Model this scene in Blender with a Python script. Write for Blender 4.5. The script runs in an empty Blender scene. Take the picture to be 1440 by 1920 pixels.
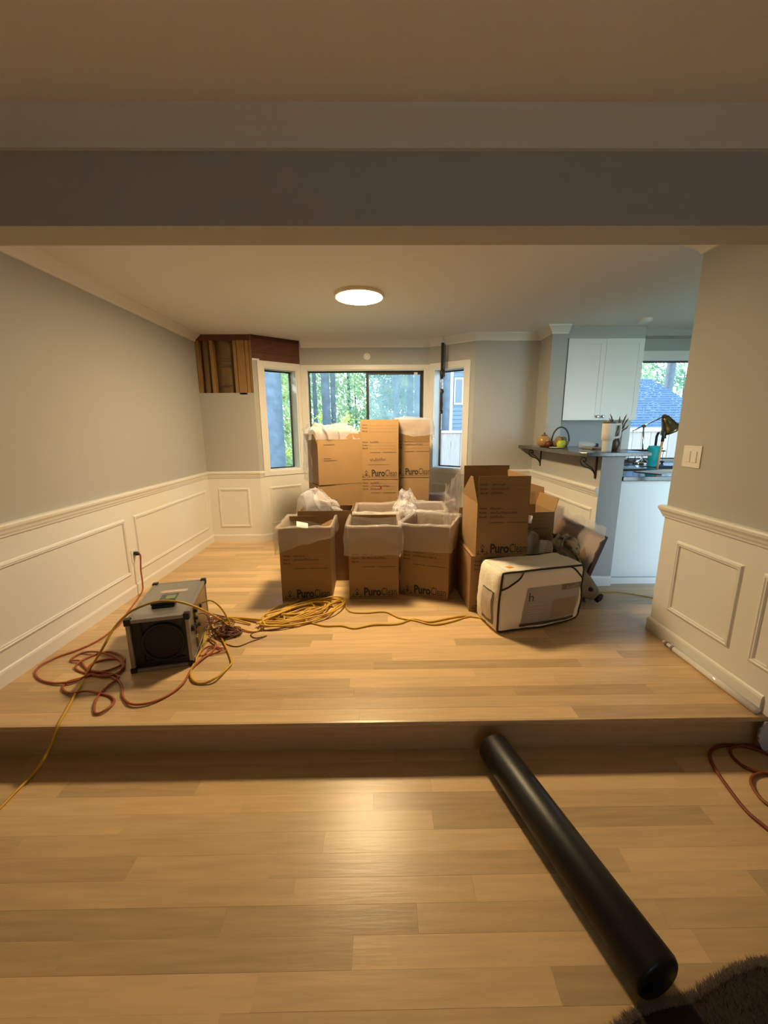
import bpy, bmesh, math, random
from mathutils import Vector, Matrix, noise
sc = bpy.context.scene
COL = sc.collection
R = random.Random(7)
PI = math.pi

# ------------------------------------------------------------ camera, world, sun, exposure
FPX, CZ = 740.0, 1.40
def cam_rot():
    y = Vector((711-720, -(803-960), -FPX)).normalized()
    x = Vector((1, .006, 0)); x = (x - y*x.dot(y)).normalized()
    z = x.cross(y)
    return Matrix((x, y, z))                      # world = M @ cam
CR = cam_rot()
cd = bpy.data.cameras.new('camera'); cam = bpy.data.objects.new('camera', cd); COL.objects.link(cam)
cam.matrix_world = Matrix.Translation((0, 0, CZ)) @ CR.to_4x4()
cd.sensor_width = 36; cd.lens = FPX/1920*36; cd.clip_start = .02; cd.clip_end = 300
sc.camera = cam
w = bpy.data.worlds.new('sky'); sc.world = w; w.use_nodes = True
wn = w.node_tree.nodes; bg = wn['Background']
geo = wn.new('ShaderNodeTexCoord'); sep = wn.new('ShaderNodeSeparateXYZ'); rp = wn.new('ShaderNodeValToRGB')
w.node_tree.links.new(geo.outputs['Generated'], sep.inputs[0]); w.node_tree.links.new(sep.outputs['Z'], rp.inputs[0])
rp.color_ramp.elements[0].position = 0; rp.color_ramp.elements[0].color = (.82, .97, 1, 1)
rp.color_ramp.elements[1].position = .7; rp.color_ramp.elements[1].color = (.34, .62, 1, 1)
w.node_tree.links.new(rp.outputs[0], bg.inputs[0]); bg.inputs[1].default_value = 12.0
sd = bpy.data.lights.new('sun', 'SUN'); sd.energy = 13.0; sd.angle = .009; sd.color = (1, .93, .78)
so = bpy.data.objects.new('sun', sd); COL.objects.link(so); so.location = (-6, 14, 12)
so.rotation_euler = Vector((-.72, .52, .38)).to_track_quat('Z', 'Y').to_euler()
LAMP = 272.0                                       # ceiling lamp diffuser
LAMPC = (1, .735, .395)
vs = sc.view_settings; vs.view_transform = 'Standard'; vs.look = 'None'; vs.gamma = 1; vs.use_curve_mapping = False
vs.exposure = 0.0
sc.cycles.use_denoising = True
sc.cycles.max_bounces = 10; sc.cycles.diffuse_bounces = 6; sc.cycles.transparent_max_bounces = 24; sc.cycles.sample_clamp_indirect = 6
sc.cycles.caustics_reflective = False; sc.cycles.caustics_refractive = False

def ray(px, py): return CR @ Vector((px-720, -(py-960), -FPX))
def fl(px, py, z=0):                              # the floor (or shelf) point seen there: used to lay cords out
    d = ray(px, py); t = (z-CZ)/d.z; return Vector((0, 0, CZ)) + d*t
def at(px, py, Y):
    d = ray(px, py); return Vector((0, 0, CZ)) + d*(Y/d.y)

# ------------------------------------------------------------ materials
MATS = {}
def mat(name, col, rough=.6, metal=0, bump=0, bscale=60, var=0, vscale=4, coat=0, rnd=0, stretch=None, spec=None, trans=0):
    if name in MATS: return MATS[name]
    m = bpy.data.materials.new(name); m.use_nodes = True; N = m.node_tree.nodes; L = m.node_tree.links
    b = N['Principled BSDF']; b.inputs['Base Color'].default_value = (*col, 1); b.inputs['Roughness'].default_value = rough
    b.inputs['Metallic'].default_value = metal; b.inputs['Coat Weight'].default_value = coat
    if spec is not None: b.inputs['Specular IOR Level'].default_value = spec
    if trans: b.inputs['Transmission Weight'].default_value = trans
    tc = N.new('ShaderNodeTexCoord'); src = tc.outputs['Object']
    if stretch:
        g = N.new('ShaderNodeNewGeometry'); mp = N.new('ShaderNodeMapping'); mp.inputs['Scale'].default_value = stretch
        oi = N.new('ShaderNodeObjectInfo'); ad = N.new('ShaderNodeVectorMath'); ad.operation = 'ADD'
        sm = N.new('ShaderNodeMath'); sm.operation = 'MULTIPLY'; sm.inputs[1].default_value = 57
        L.new(oi.outputs['Random'], sm.inputs[0]); L.new(g.outputs['Position'], mp.inputs[0])
        L.new(mp.outputs[0], ad.inputs[0]); L.new(sm.outputs[0], ad.inputs[1]); src = ad.outputs[0]
    if var or rnd:
        cur = None
        hs = N.new('ShaderNodeHueSaturation'); hs.inputs['Color'].default_value = (*col, 1)
        val = N.new('ShaderNodeMath'); val.operation = 'ADD'; val.inputs[0].default_value = 1.0; val.inputs[1].default_value = 0
        acc = val
        if var:
            n = N.new('ShaderNodeTexNoise'); n.inputs['Scale'].default_value = vscale; n.inputs['Detail'].default_value = 6
            L.new(src, n.inputs['Vector']); mr = N.new('ShaderNodeMapRange'); mr.inputs['From Min'].default_value = .3; mr.inputs['From Max'].default_value = .7
            mr.inputs['To Min'].default_value = -var; mr.inputs['To Max'].default_value = var
            L.new(n.outputs['Fac'], mr.inputs[0]); L.new(mr.outputs[0], val.inputs[1])
        if rnd:
            oi2 = N.new('ShaderNodeObjectInfo'); mr2 = N.new('ShaderNodeMapRange'); mr2.inputs['To Min'].default_value = -rnd; mr2.inputs['To Max'].default_value = rnd
            L.new(oi2.outputs['Random'], mr2.inputs[0]); a2 = N.new('ShaderNodeMath'); a2.operation = 'ADD'
            L.new(val.outputs[0], a2.inputs[0]); L.new(mr2.outputs[0], a2.inputs[1]); acc = a2
        L.new(acc.outputs[0], hs.inputs['Value']); L.new(hs.outputs[0], b.inputs['Base Color'])
    if bump:
        n = N.new('ShaderNodeTexNoise'); n.inputs['Scale'].default_value = bscale; n.inputs['Detail'].default_value = 4
        L.new(src, n.inputs['Vector']); bp = N.new('ShaderNodeBump'); bp.inputs['Strength'].default_value = bump; bp.inputs['Distance'].default_value = .01
        L.new(n.outputs['Fac'], bp.inputs['Height']); L.new(bp.outputs[0], b.inputs['Normal'])
    MATS[name] = m; return m
def film(name, col, clear, rough=.25, transl=.4):
    m = bpy.data.materials.new(name); m.use_nodes = True; N = m.node_tree.nodes; L = m.node_tree.links
    b = N['Principled BSDF']; b.inputs['Base Color'].default_value = (*col, 1); b.inputs['Roughness'].default_value = rough
    tl = N.new('ShaderNodeBsdfTranslucent'); tl.inputs[0].default_value = (*col, 1)
    t = N.new('ShaderNodeBsdfTransparent'); mx = N.new('ShaderNodeMixShader'); m2 = N.new('ShaderNodeMixShader')
    tcn = N.new('ShaderNodeTexCoord'); nz = N.new('ShaderNodeTexNoise'); nz.inputs['Scale'].default_value = 22; nz.inputs['Detail'].default_value = 5; nz.inputs['Distortion'].default_value = 1.2
    L.new(tcn.outputs['Object'], nz.inputs['Vector']); bp = N.new('ShaderNodeBump'); bp.inputs['Strength'].default_value = .5; bp.inputs['Distance'].default_value = .02
    L.new(nz.outputs['Fac'], bp.inputs['Height']); L.new(bp.outputs[0], b.inputs['Normal'])
    mx.inputs[0].default_value = transl; L.new(b.outputs[0], mx.inputs[1]); L.new(tl.outputs[0], mx.inputs[2])
    m2.inputs[0].default_value = clear; L.new(mx.outputs[0], m2.inputs[1]); L.new(t.outputs[0], m2.inputs[2])
    L.new(m2.outputs[0], N['Material Output'].inputs['Surface']); MATS[name] = m; return m
def glassmat(name, tint=(.93, .97, 1), haze=0):
    m = bpy.data.materials.new(name); m.use_nodes = True; N = m.node_tree.nodes; L = m.node_tree.links
    t = N.new('ShaderNodeBsdfTransparent'); t.inputs[0].default_value = (*tint, 1); g = N.new('ShaderNodeBsdfGlossy'); g.inputs['Roughness'].default_value = .02
    fr = N.new('ShaderNodeFresnel'); fr.inputs[0].default_value = 1.45; mx = N.new('ShaderNodeMixShader')
    L.new(fr.outputs[0], mx.inputs[0]); L.new(t.outputs[0], mx.inputs[1]); L.new(g.outputs[0], mx.inputs[2]); out = mx
    if haze:
        d = N.new('ShaderNodeBsdfTranslucent'); d.inputs[0].default_value = (.8, .85, .9, 1); m2 = N.new('ShaderNodeMixShader'); m2.inputs[0].default_value = haze
        L.new(mx.outputs[0], m2.inputs[1]); L.new(d.outputs[0], m2.inputs[2]); out = m2
    L.new(out.outputs[0], N['Material Output'].inputs['Surface']); MATS[name] = m; return m
def emit(name, col, s):
    m = bpy.data.materials.new(name); m.use_nodes = True; N = m.node_tree.nodes
    b = N['Principled BSDF']; b.inputs['Base Color'].default_value = (.9, .9, .9, 1); b.inputs['Emission Color'].default_value = (*col, 1); b.inputs['Emission Strength'].default_value = s
    MATS[name] = m; return m

M_wall = mat('greige_wall_paint', (.44, .438, .415), .75, bump=.08, bscale=250)
M_white = mat('white_trim_paint', (.78, .765, .72), .38)
M_ceil = mat('ceiling_paint', (.76, .77, .78), .9, bump=.25, bscale=160)
M_kit = mat('cabinet_white', (.78, .78, .75), .4)
M_maple = mat('maple_plank', (.60, .42, .225), .32, var=.10, vscale=3.0, rnd=.20, stretch=(1.2, 14, 14), bump=.05, bscale=7, spec=.4)
M_sub = mat('dark_joint', (.16, .10, .05), .8)
M_card = mat('cardboard', (.31, .185, .08), .8, var=.05, vscale=6, bump=.05, bscale=90)
M_card2 = mat('cardboard_brown', (.30, .165, .075), .8, var=.05, vscale=6, bump=.05, bscale=90)
M_ink = mat('print_ink', (.035, .025, .022), .8)
M_ink2 = mat('thin_print_ink', (.10, .065, .04), .8)
M_pen = mat('marker_ink', (.075, .05, .05), .7)
M_blk = mat('black_plastic', (.011, .010, .010), .45)
M_blkmat = mat('black_foam', (.007, .0066, .0066), .40, bump=.08, bscale=300)
M_iron = mat('black_iron', (.02, .018, .017), .5)
M_alu = mat('brushed_aluminium', (.42, .41, .40), .38, metal=.85)
M_chrome = mat('chrome', (.75, .75, .76), .15, metal=1)
M_frame = mat('bronze_window_frame', (.025, .022, .02), .5)
M_vinyl = mat('white_jamb', (.8, .82, .82), .5)
M_yel = mat('yellow_cord', (.60, .36, .035), .45)
M_org = mat('orange_cord', (.36, .085, .025), .5)
M_red = mat('dark_red_cord', (.21, .045, .025), .5)
M_brn = mat('brown_wire', (.16, .055, .025), .5)
M_stud = mat('stud_lumber', (.33, .185, .065), .75, var=.16, vscale=5, stretch=(9, 9, 1.0), rnd=.12)
M_dkwood = mat('red_brown_header', (.125, .042, .022), .7, var=.25, vscale=5, stretch=(1.5, 1.5, 10))
M_kraft = mat('kraft_insulation_paper', (.16, .10, .042), .8, var=.2, vscale=5, bump=.4, bscale=9)
M_gran = mat('dark_granite', (.085, .085, .09), .16, var=.5, vscale=70)
M_film = film('liner_plastic', (.82, .80, .78), .70, .18, .25)
M_film2 = film('milky_plastic', (.84, .84, .90), .62, .14)
M_clear = film('clear_bag_plastic', (.80, .80, .84), .62, .18)
M_glass = glassmat('window_glass')
M_screen = glassmat('insect_screen', (.86, .90, .94), .22)
M_fab = mat('cream_bedding_fabric', (.84, .78, .66), .85, bump=.3, bscale=40)
M_card_ins = mat('grey_insert_card', (.36, .32, .30), .5)
M_ins_dk = mat('insert_dark_band', (.06, .045, .04), .5)
M_pipe = mat('black_piping', (.015, .013, .015), .6)
M_bark = mat('bark', (.075, .085, .10), .9, var=.25, vscale=6, bump=.6, bscale=12)
M_leafs = []
for i, c in enumerate([(.20, .27, .16), (.29, .33, .17), (.14, .22, .16), (.46, .42, .12)]):
    m = mat('leaf_%s' % 'abcd'[i], c, .5); N = m.node_tree.nodes; L = m.node_tree.links
    tl = N.new('ShaderNodeBsdfTranslucent'); tl.inputs[0].default_value = (c[0]*2.1, c[1]*2.0, c[2]*1.8, 1); mx = N.new('ShaderNodeMixShader'); mx.inputs[0].default_value = .5
    L.new(N['Principled BSDF'].outputs[0], mx.inputs[1]); L.new(tl.outputs[0], mx.inputs[2]); L.new(mx.outputs[0], N['Material Output'].inputs['Surface']); M_leafs.append(m)
M_grass = mat('forest_ground', (.20, .26, .08), .95, var=.4, vscale=1.2)
M_fence = mat('cedar_fence', (.27, .205, .175), .85, var=.12, vscale=4, rnd=.12, stretch=(8, 8, 1))
M_siding = mat('grey_siding', (.12, .15, .19), .7)
M_shingle = mat('blue_grey_shingle', (.045, .07, .115), .85, var=.25, vscale=9)

# ------------------------------------------------------------ mesh helpers
class MB:
    def __init__(s): s.v = []; s.f = []
    def add(s, vs, fs):
        o = len(s.v); s.v += [tuple(v) for v in vs]; s.f += [tuple(i+o for i in f) for f in fs]; return s
    def box(s, x0, x1, y0, y1, z0, z1):
        return s.hexa([(x0, y0, z0), (x1, y0, z0), (x1, y1, z0), (x0, y1, z0), (x0, y0, z1), (x1, y0, z1), (x1, y1, z1), (x0, y1, z1)])
    def hexa(s, p): return s.add(p, [(3, 2, 1, 0), (4, 5, 6, 7), (0, 1, 5, 4), (1, 2, 6, 5), (2, 3, 7, 6), (3, 0, 4, 7)])
    def fbox(s, F, a0, a1, d0, d1, z0, z1):
        o, u, n = F; P = lambda a, d, z: (o[0]+u[0]*a+n[0]*d, o[1]+u[1]*a+n[1]*d, z)
        return s.hexa([P(a0, d0, z0), P(a1, d0, z0), P(a1, d1, z0), P(a0, d1, z0), P(a0, d0, z1), P(a1, d0, z1), P(a1, d1, z1), P(a0, d1, z1)])
    def bar(s, a, b, wd, dp):
        a = Vector(a); b = Vector(b); t = (b-a).normalized(); up = Vector((0, 0, 1)) if abs(t.z) < .9 else Vector((0, 1, 0))
        x = t.cross(up).normalized()*wd/2; y = x.cross(t).normalized()*dp/2
        return s.hexa([a-x-y, a+x-y, a+x+y, a-x+y, b-x-y, b+x-y, b+x+y, b-x+y])
    def tube(s, pts, r, seg=8, caps=True, closed=False):
        pts = [Vector(p) for p in pts]; n = len(pts); rr = r if isinstance(r, (list, tuple)) else [r]*n
        prev = None; o = len(s.v)
        for i, p in enumerate(pts):
            t = (pts[(i+1) % n]-pts[i-1]) if closed else (pts[min(i+1, n-1)]-pts[max(i-1, 0)])
            t = t.normalized() if t.length > 1e-9 else Vector((0, 0, 1))
            if prev is None:
                prev = t.cross(Vector((0, 0, 1)) if abs(t.z) < .9 else Vector((1, 0, 0))).normalized()
            x = (prev - t*prev.dot(t)); x = x.normalized() if x.length > 1e-6 else prev; prev = x; y = t.cross(x)
            for k in range(seg):
                a = 2*PI*k/seg; s.v.append(tuple(p+(x*math.cos(a)+y*math.sin(a))*rr[i]))
        for i in range(n if closed else n-1):
            for k in range(seg):
                j = (i+1) % n
                s.f.append((o+i*seg+k, o+i*seg+(k+1) % seg, o+j*seg+(k+1) % seg, o+j*seg+k))
        if caps and not closed:
            s.f.append(tuple(o+k for k in reversed(range(seg)))); s.f.append(tuple(o+(n-1)*seg+k for k in range(seg)))
        return s
    def lathe(s, prof, seg=24, c=(0, 0, 0)):
        o = len(s.v)
        for r, z in prof:
            for k in range(seg):
                a = 2*PI*k/seg; s.v.append((c[0]+r*math.cos(a), c[1]+r*math.sin(a), c[2]+z))
        for i in range(len(prof)-1):
            for k in range(seg): s.f.append((o+i*seg+k, o+i*seg+(k+1) % seg, o+(i+1)*seg+(k+1) % seg, o+(i+1)*seg+k))
        s.f.append(tuple(o+k for k in reversed(range(seg)))); s.f.append(tuple(o+(len(prof)-1)*seg+k for k in range(seg))); return s
    def grid(s, nu, nv, fn, cu=False):
        o = len(s.v)
        for j in range(nv):
            for i in range(nu): s.v.append(tuple(fn(i, j)))
        for j in range(nv-1):
            for i in range(nu if cu else nu-1):
                s.f.append((o+j*nu+i, o+j*nu+(i+1) % nu, o+(j+1)*nu+(i+1) % nu, o+(j+1)*nu+i))
        return s
    def sweep(s, path, prof, closed=False):
        # profile (out, up) carried along a floor-plan path, mitred; out is to the right of travel
        P = [Vector((p[0], p[1], 0)) for p in path]; n = len(P); o = len(s.v); m = len(prof)
        for i in range(n):
            d1 = (P[i]-P[i-1]).normalized() if i > 0 or closed else None
            d2 = (P[(i+1) % n]-P[i]).normalized() if i < n-1 or closed else None
            d1 = d1 or d2; d2 = d2 or d1
            n1 = Vector((d1.y, -d1.x, 0)); n2 = Vector((d2.y, -d2.x, 0)); mm = (n1+n2); mm = mm/(mm.dot(n1)) if mm.length > 1e-6 else n1
            for a, z in prof: s.v.append((P[i].x+mm.x*a, P[i].y+mm.y*a, z))
        for i in range(n if closed else n-1):
            for k in range(m):
                j = (i+1) % n; s.f.append((o+i*m+k, o+i*m+(k+1) % m, o+j*m+(k+1) % m, o+j*m+k))
        if not closed:
            s.f.append(tuple(o+k for k in range(m))); s.f.append(tuple(o+(n-1)*m+k for k in reversed(range(m))))
        return s
    def mesh(s, name):
        me = bpy.data.meshes.new(name); me.from_pydata(s.v, [], s.f); me.validate()
        bm = bmesh.new(); bm.from_mesh(me); bmesh.ops.recalc_face_normals(bm, faces=bm.faces); bm.to_mesh(me); bm.free(); return me
    def build(s, name, m, parent=None, smooth=False, bev=0, kind=None):
        me = s.mesh(name); me.materials.append(m); return link(name, me, parent, smooth, bev, kind)
def link(name, me, parent=None, smooth=False, bev=0, kind=None):
    o = bpy.data.objects.new(name, me); COL.objects.link(o)
    if parent: o.parent = parent
    if smooth:
        for p in me.polygons: p.use_smooth = True
    if bev:
        b = o.modifiers.new('bevel', 'BEVEL'); b.width = bev; b.segments = 2; b.limit_method = 'ANGLE'
    if kind: o['kind'] = kind
    return o
def tag(o, label, cat, group=None, kind=None):
    o['label'] = label; o['category'] = cat
    if group: o['group'] = group
    if kind: o['kind'] = kind
    return o
def thing(name, label, cat, loc=(0, 0, 0), rz=0, group=None):
    o = bpy.data.objects.new(name, None); COL.objects.link(o); o.location = loc; o.rotation_euler = (0, 0, rz); o.empty_display_size = .05
    return tag(o, label, cat, group)
def struct(name, mb, m, label, cat, parent=None, smooth=False, bev=0):
    o = mb.build(name, m, parent, smooth, bev); o['kind'] = 'structure'; o['label'] = label; o['category'] = cat; return o
def crom(P, n=8, closed=False):
    P = [Vector(p) for p in P]; out = []; N = len(P)
    for i in range(N if closed else N-1):
        a, b, c, d = (P[i-1], P[i], P[(i+1) % N], P[(i+2) % N]) if closed else (P[max(i-1, 0)], P[i], P[i+1], P[min(i+2, N-1)])
        for k in range(n):
            t = k/n; out.append(.5*((2*b)+(c-a)*t+(2*a-5*b+4*c-d)*t*t+(3*b-a-3*c+d)*t**3))
    if not closed: out.append(P[-1])
    return out
TXT = {}
def text_mb(body, size, bold=0, sx=1.0, res=3):
    key = (body, size, bold, sx)
    if key not in TXT:
        c = bpy.data.curves.new('print', 'FONT'); c.body = body; c.size = size; c.offset = bold; c.resolution_u = res; c.fill_mode = 'FRONT'
        o = bpy.data.objects.new('print', c); COL.objects.link(o); dg = bpy.context.evaluated_depsgraph_get(); dg.update()
        me = bpy.data.meshes.new_from_object(o.evaluated_get(dg)); bpy.data.objects.remove(o); bpy.data.curves.remove(c)
        TXT[key] = ([tuple(v.co) for v in me.vertices], [tuple(p.vertices) for p in me.polygons]); bpy.data.meshes.remove(me)
    v, f = TXT[key]; return [(x*sx, y) for x, y, z in v], f

# ------------------------------------------------------------ structure
ZL = -.187; CE = 2.465; XL = -2.12; XR = 1.90; YB = 4.87; YBAY = 5.24
def wall(name, p0, p1, thick, z0, z1, openings, m, label, parent=None):
    # interior face on p0->p1, thickness to the LEFT of travel (outward)
    d = Vector((p1[0]-p0[0], p1[1]-p0[1])); ln = d.length; d.normalize(); F = (p0, (d.x, d.y), (-d.y, d.x))
    mb = MB(); cuts = sorted(openings)
    a = 0
    for (s0, s1, q0, q1) in cuts:
        if s0 > a: mb.fbox(F, a, s0, 0, thick, z0, z1)
        if q0 > z0: mb.fbox(F, s0, s1, 0, thick, z0, q0)
        if q1 < z1: mb.fbox(F, s0, s1, 0, thick, q1, z1)
        a = s1
    if a < ln: mb.fbox(F, a, ln, 0, thick, z0, z1)
    return struct(name, mb, m, label, 'wall', parent), F, ln
# interior travelled clockwise seen from above keeps outward on the left
w_left, FL, _ = wall('wall_left', (XL, 1.62), (XL, YB+.15), .14, -.25, CE+.1, [], M_wall, 'long greige left wall with white wainscot below', None)
cBL = (-1.475, YB); bBL = (-.99, YBAY); bBR = (.646, YBAY); cBR = (1.13, YB)
HOLE = (0.0, .645, 1.818, CE)
w_bl, FBL, _ = wall('wall_back_left', (XL, YB), cBL, .14, -.25, CE+.1, [(.0, .644, 1.818, CE+.05)], M_wall, 'short back wall left of the bay, opened to studs near the ceiling')
LA = (Vector(bBL)-Vector(cBL)).length
WZ0, WZ1 = .885, 2.118
w_al, FAL, _ = wall('wall_bay_left', cBL, bBL, .20, -.25, CE+.1, [(.13, LA-.055, WZ0, WZ1), ], M_wall, 'angled left side wall of the bay')
w_bb, FBB, LB = wall('wall_bay_back', bBL, bBR, .16, -.25, CE+.1, [(.075, 1.636-.062, WZ0, 2.125)], M_wall, 'back wall of the bay around the wide window')
w_ar, FAR, _ = wall('wall_bay_right', bBR, cBR, .20, -.25, CE+.1, [(.055, LA-.13, WZ0, WZ1)], M_wall, 'angled right side wall of the bay')
w_br, FBR, _ = wall('wall_back_right', cBR, (1.88, YB), .14, -.25, CE+.1, [], M_wall, 'plain greige back wall right of the bay')
# wall dividing kitchen: stub to the ceiling, then half-height wall
w_stub = struct('wall_kitchen_stub', MB().box(1.88, 2.05, 4.54, YB+.02, -.2, CE+.02), M_wall, 'wall end beside the white kitchen cabinet', 'wall')
w_pony = struct('wall_half_height', MB().box(1.88, 2.07, 3.33, 4.54, -.2, 1.157), M_wall, 'half-height wall carrying the stone bar top', 'wall')
w_kb, FKB, _ = wall('wall_kitchen_back', (2.05, YB), (4.25, YB), .14, -.25, CE+.1, [(.99, 1.90, .99, 2.175)], M_wall, 'kitchen back wall around the far window')
w_kr, _, _ = wall('wall_kitchen_right', (4.25, YB), (4.25, 1.75), .14, -.25, CE+.1, [], M_wall, 'kitchen side wall hidden to the right')
w_right = struct('wall_right', MB().box(XR, 2.03, 1.66, 2.54, -.25, CE+.004), M_wall, 'short greige right wall with switch plate and white wainscot', 'wall')
# near room: beam, return walls, shell
beam = struct('beam', MB().box(-3.2, 2.74, 1.62, 1.775, 2.12, CE+.2), M_wall, 'wide grey beam across the opening between the two rooms', 'beam')
w_rl = struct('wall_return_left', MB().box(-3.2, XL-.14, 1.62, 1.775, -.3, 2.12), M_wall, 'wall return left of the opening', 'wall')
w_rr = struct('wall_return_right', MB().box(2.03, 2.74, 1.66, 1.775, -.3, 2.12), M_wall, 'wall return right of the opening, raw at the foot of the step', 'wall')
w_kf, FKR, _ = wall('wall_kitchen_front', (4.25, 1.84), (2.03, 1.84), .06, -.25, CE+.05, [(.12, 1.90, .02, 2.16)], M_wall, 'kitchen wall behind the right wall, with a glass door')
wall('wall_near_left', (-3.2, -2.6), (-3.2, 1.7), .14, -.4, 2.6, [], M_wall, 'left wall of the near room')
wall('wall_near_right', (2.6, 1.7), (2.6, -2.6), .14, -.4, 2.6, [], M_wall, 'right wall of the near room')
wall('wall_near_back', (2.6, -2.6), (-3.2, -2.6), .14, -.4, 2.6, [(1.5, 2.05, 1.1, 1.65)], M_wall, 'rear wall of the near room with a window')
struct('ceiling', MB().box(XL-.14, 4.39, 1.64, YBAY+.14, CE, CE+.12), M_ceil, 'white ceiling of the far room with the round lamp', 'ceiling')
struct('ceiling', MB().box(-3.34, 2.74, -2.74, 1.64, 2.447, 2.6), M_ceil, 'dim ceiling of the near room above the camera', 'ceiling')
# floors
f_up = struct('floor', MB().box(XL-.1, 4.3, 1.71, YBAY+.14, -.187, -.019), M_sub, 'raised maple plank floor of the far room', 'floor')
f_lo = struct('floor', MB().box(-3.3, 2.7, -2.7, 1.72, -.4, ZL-.019), M_sub, 'lower maple plank floor in front of the step', 'floor')
def plank_mesh():
    mb = MB(); e = .5
    bm = bmesh.new(); bmesh.ops.create_cube(bm, size=1); me = bpy.data.meshes.new('plank'); bm.to_mesh(me); bm.free(); me.materials.append(M_maple); return me
PM = plank_mesh(); PW = .0838; GAP = .0004
def planks(rows, par, ztop, lens=(.45, 1.35)):
    k = 0
    for (y0, y1, x0, x1) in rows:
        x = x0 - R.uniform(0, .8)
        while x < x1-.001:
            l = R.uniform(*lens)
            a, b = max(x, x0), min(x+l, x1)
            if x1-b < .12: b = x1
            if b-a > .02:
                o = bpy.data.objects.new('plank', PM); COL.objects.link(o); o.parent = par
                h = R.uniform(-.0003, .0003)
                o.location = ((a+b)/2, (y0+y1)/2, ztop-.009+h); o.scale = (b-a-GAP, y1-y0-GAP, .018); k += 1
            x = b if b == x1 else x+l
    return k
rows = []; y = 1.68+PW
rows.append((1.68-.0, 1.68+PW, XL, XR))
while y < YBAY:
    y1 = min(y+PW, YBAY)
    if y1 <= 2.545: x0, x1 = XL, XR
    elif y1 <= YB+.03: x0, x1 = XL, (1.9 if y > 3.45 else 3.0)
    else:
        t = max(0, (y1-.02-YB)/(YBAY-YB)); x0, x1 = cBL[0]+(bBL[0]-cBL[0])*t-.05, cBR[0]+(bBR[0]-cBR[0])*t+.05
    rows.append((y, y1, x0, x1)); y = y1
NP1 = planks(rows, f_up, 0.0, (.55, 1.6))
rows = []; y = 1.71
while y > .30:
    rows.append((y-PW, y, -2.25, 2.25)); y -= PW
NP2 = planks(rows, f_lo, ZL, (.5, 1.5))
mb = MB()                                          # planks nobody can see one by one: joined
yy = y
while yy > -2.6: mb.box(-3.2, 2.6, yy-PW+.0004, yy-.0004, ZL-.018, ZL); yy -= PW
mb.build('plank_rows', M_maple, f_lo, kind='stuff')
mb = MB()
for xx, ww in ((-2.73, .47), (2.425, .17)): mb.box(xx-ww, xx+ww, y, 1.62, ZL-.018, ZL)
mb.build('plank_rows', M_maple, f_lo, kind='stuff')
MB().box(3.002, 4.25, 1.79, YB, -.018, 0).box(2.04, 3.0, 1.79, 2.54, -.018, 0).box(2.08, 3.0, 3.47, YB, -.018, -.0005).build('plank_rows', M_maple, f_up, kind='stuff')
ns = MB().sweep([(XL, 1.68), (XR, 1.68)], [(.0, -.027), (.012, -.026), (.018, -.018), (.018, -.009), (.012, -.001), (.0, 0.0002)]).build('step_nosing', M_maple, f_up, smooth=False)
MB().box(XL, XR, 1.70, 1.712, ZL, -.019).build('step_riser', M_maple, f_up)

# mouldings
CROWN = [(0, CE-.082), (.012, CE-.080), (.016, CE-.066), (.034, CE-.046), (.052, CE-.028), (.066, CE-.018), (.074, CE-.012), (.078, CE), (0, CE)]
RAIL = [(0, .812), (.012, .814), (.014, .826), (.020, .836), (.024, .850), (.034, .866), (.036, .880), (.030, .889), (.020, .893), (0, .893)]
BASE = [(0, 0), (.016, 0), (.016, .075), (.012, .086), (.006, .092), (0, .094)]
struct('trim_1', MB().sweep([(XL, 1.78), (XL, YB)], CROWN), M_white, 'white crown moulding along the left wall', 'trim')
struct('trim_2', MB().sweep([(bBL[0]+.02, YBAY), bBR, cBR, (1.88, YB), (1.88, 4.54), (2.05, 4.54)], CROWN), M_white, 'white crown moulding round the right half of the bay and wall end', 'trim')
CR2 = [(a*1.0, z-CE+2.447) for a, z in CROWN]
CR2 = [(0, 2.352), (.014, 2.354), (.018, 2.37), (.040, 2.40), (.062, 2.425), (.072, 2.436), (.076, 2.447), (0, 2.447)]
struct('trim_3', MB().sweep([(-3.2, 1.62), (2.6, 1.62)], CR2), M_white, 'white crown moulding on the near face of the beam', 'trim')
struct('trim_4', MB().sweep([(2.03, 2.54), (XR, 2.54), (XR, 1.78)], CROWN), M_white, 'white crown return on top of the right wall', 'trim')
struct('trim_5', MB().sweep([(XL, 1.78), (XL, YB), (cBL[0]+.0, YB), (cBL[0]+.04, YB+.03)], RAIL), M_white, 'white chair rail on the left wall', 'trim')
struct('trim_6', MB().sweep([(cBR[0]-.03, YB+.023), cBR, (1.88, YB), (1.88, 3.33)], RAIL), M_white, 'white chair rail below the stone bar top', 'trim')
struct('trim_7', MB().sweep([(2.03, 2.54), (XR, 2.54), (XR, 1.66)], RAIL), M_white, 'white chair rail on the right wall', 'trim')
struct('baseboard_left', MB().sweep([(XL, 1.70), (XL, YB), cBL, bBL, bBR, cBR, (1.88, YB), (1.88, 3.33), (2.07, 3.33)], BASE), M_white, 'white baseboard along the left wall and bay', 'baseboard')
struct('baseboard_right', MB().sweep([(2.03, 2.54), (XR, 2.54), (XR, 1.70)], BASE), M_white, 'white baseboard of the right wall', 'baseboard')
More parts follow.
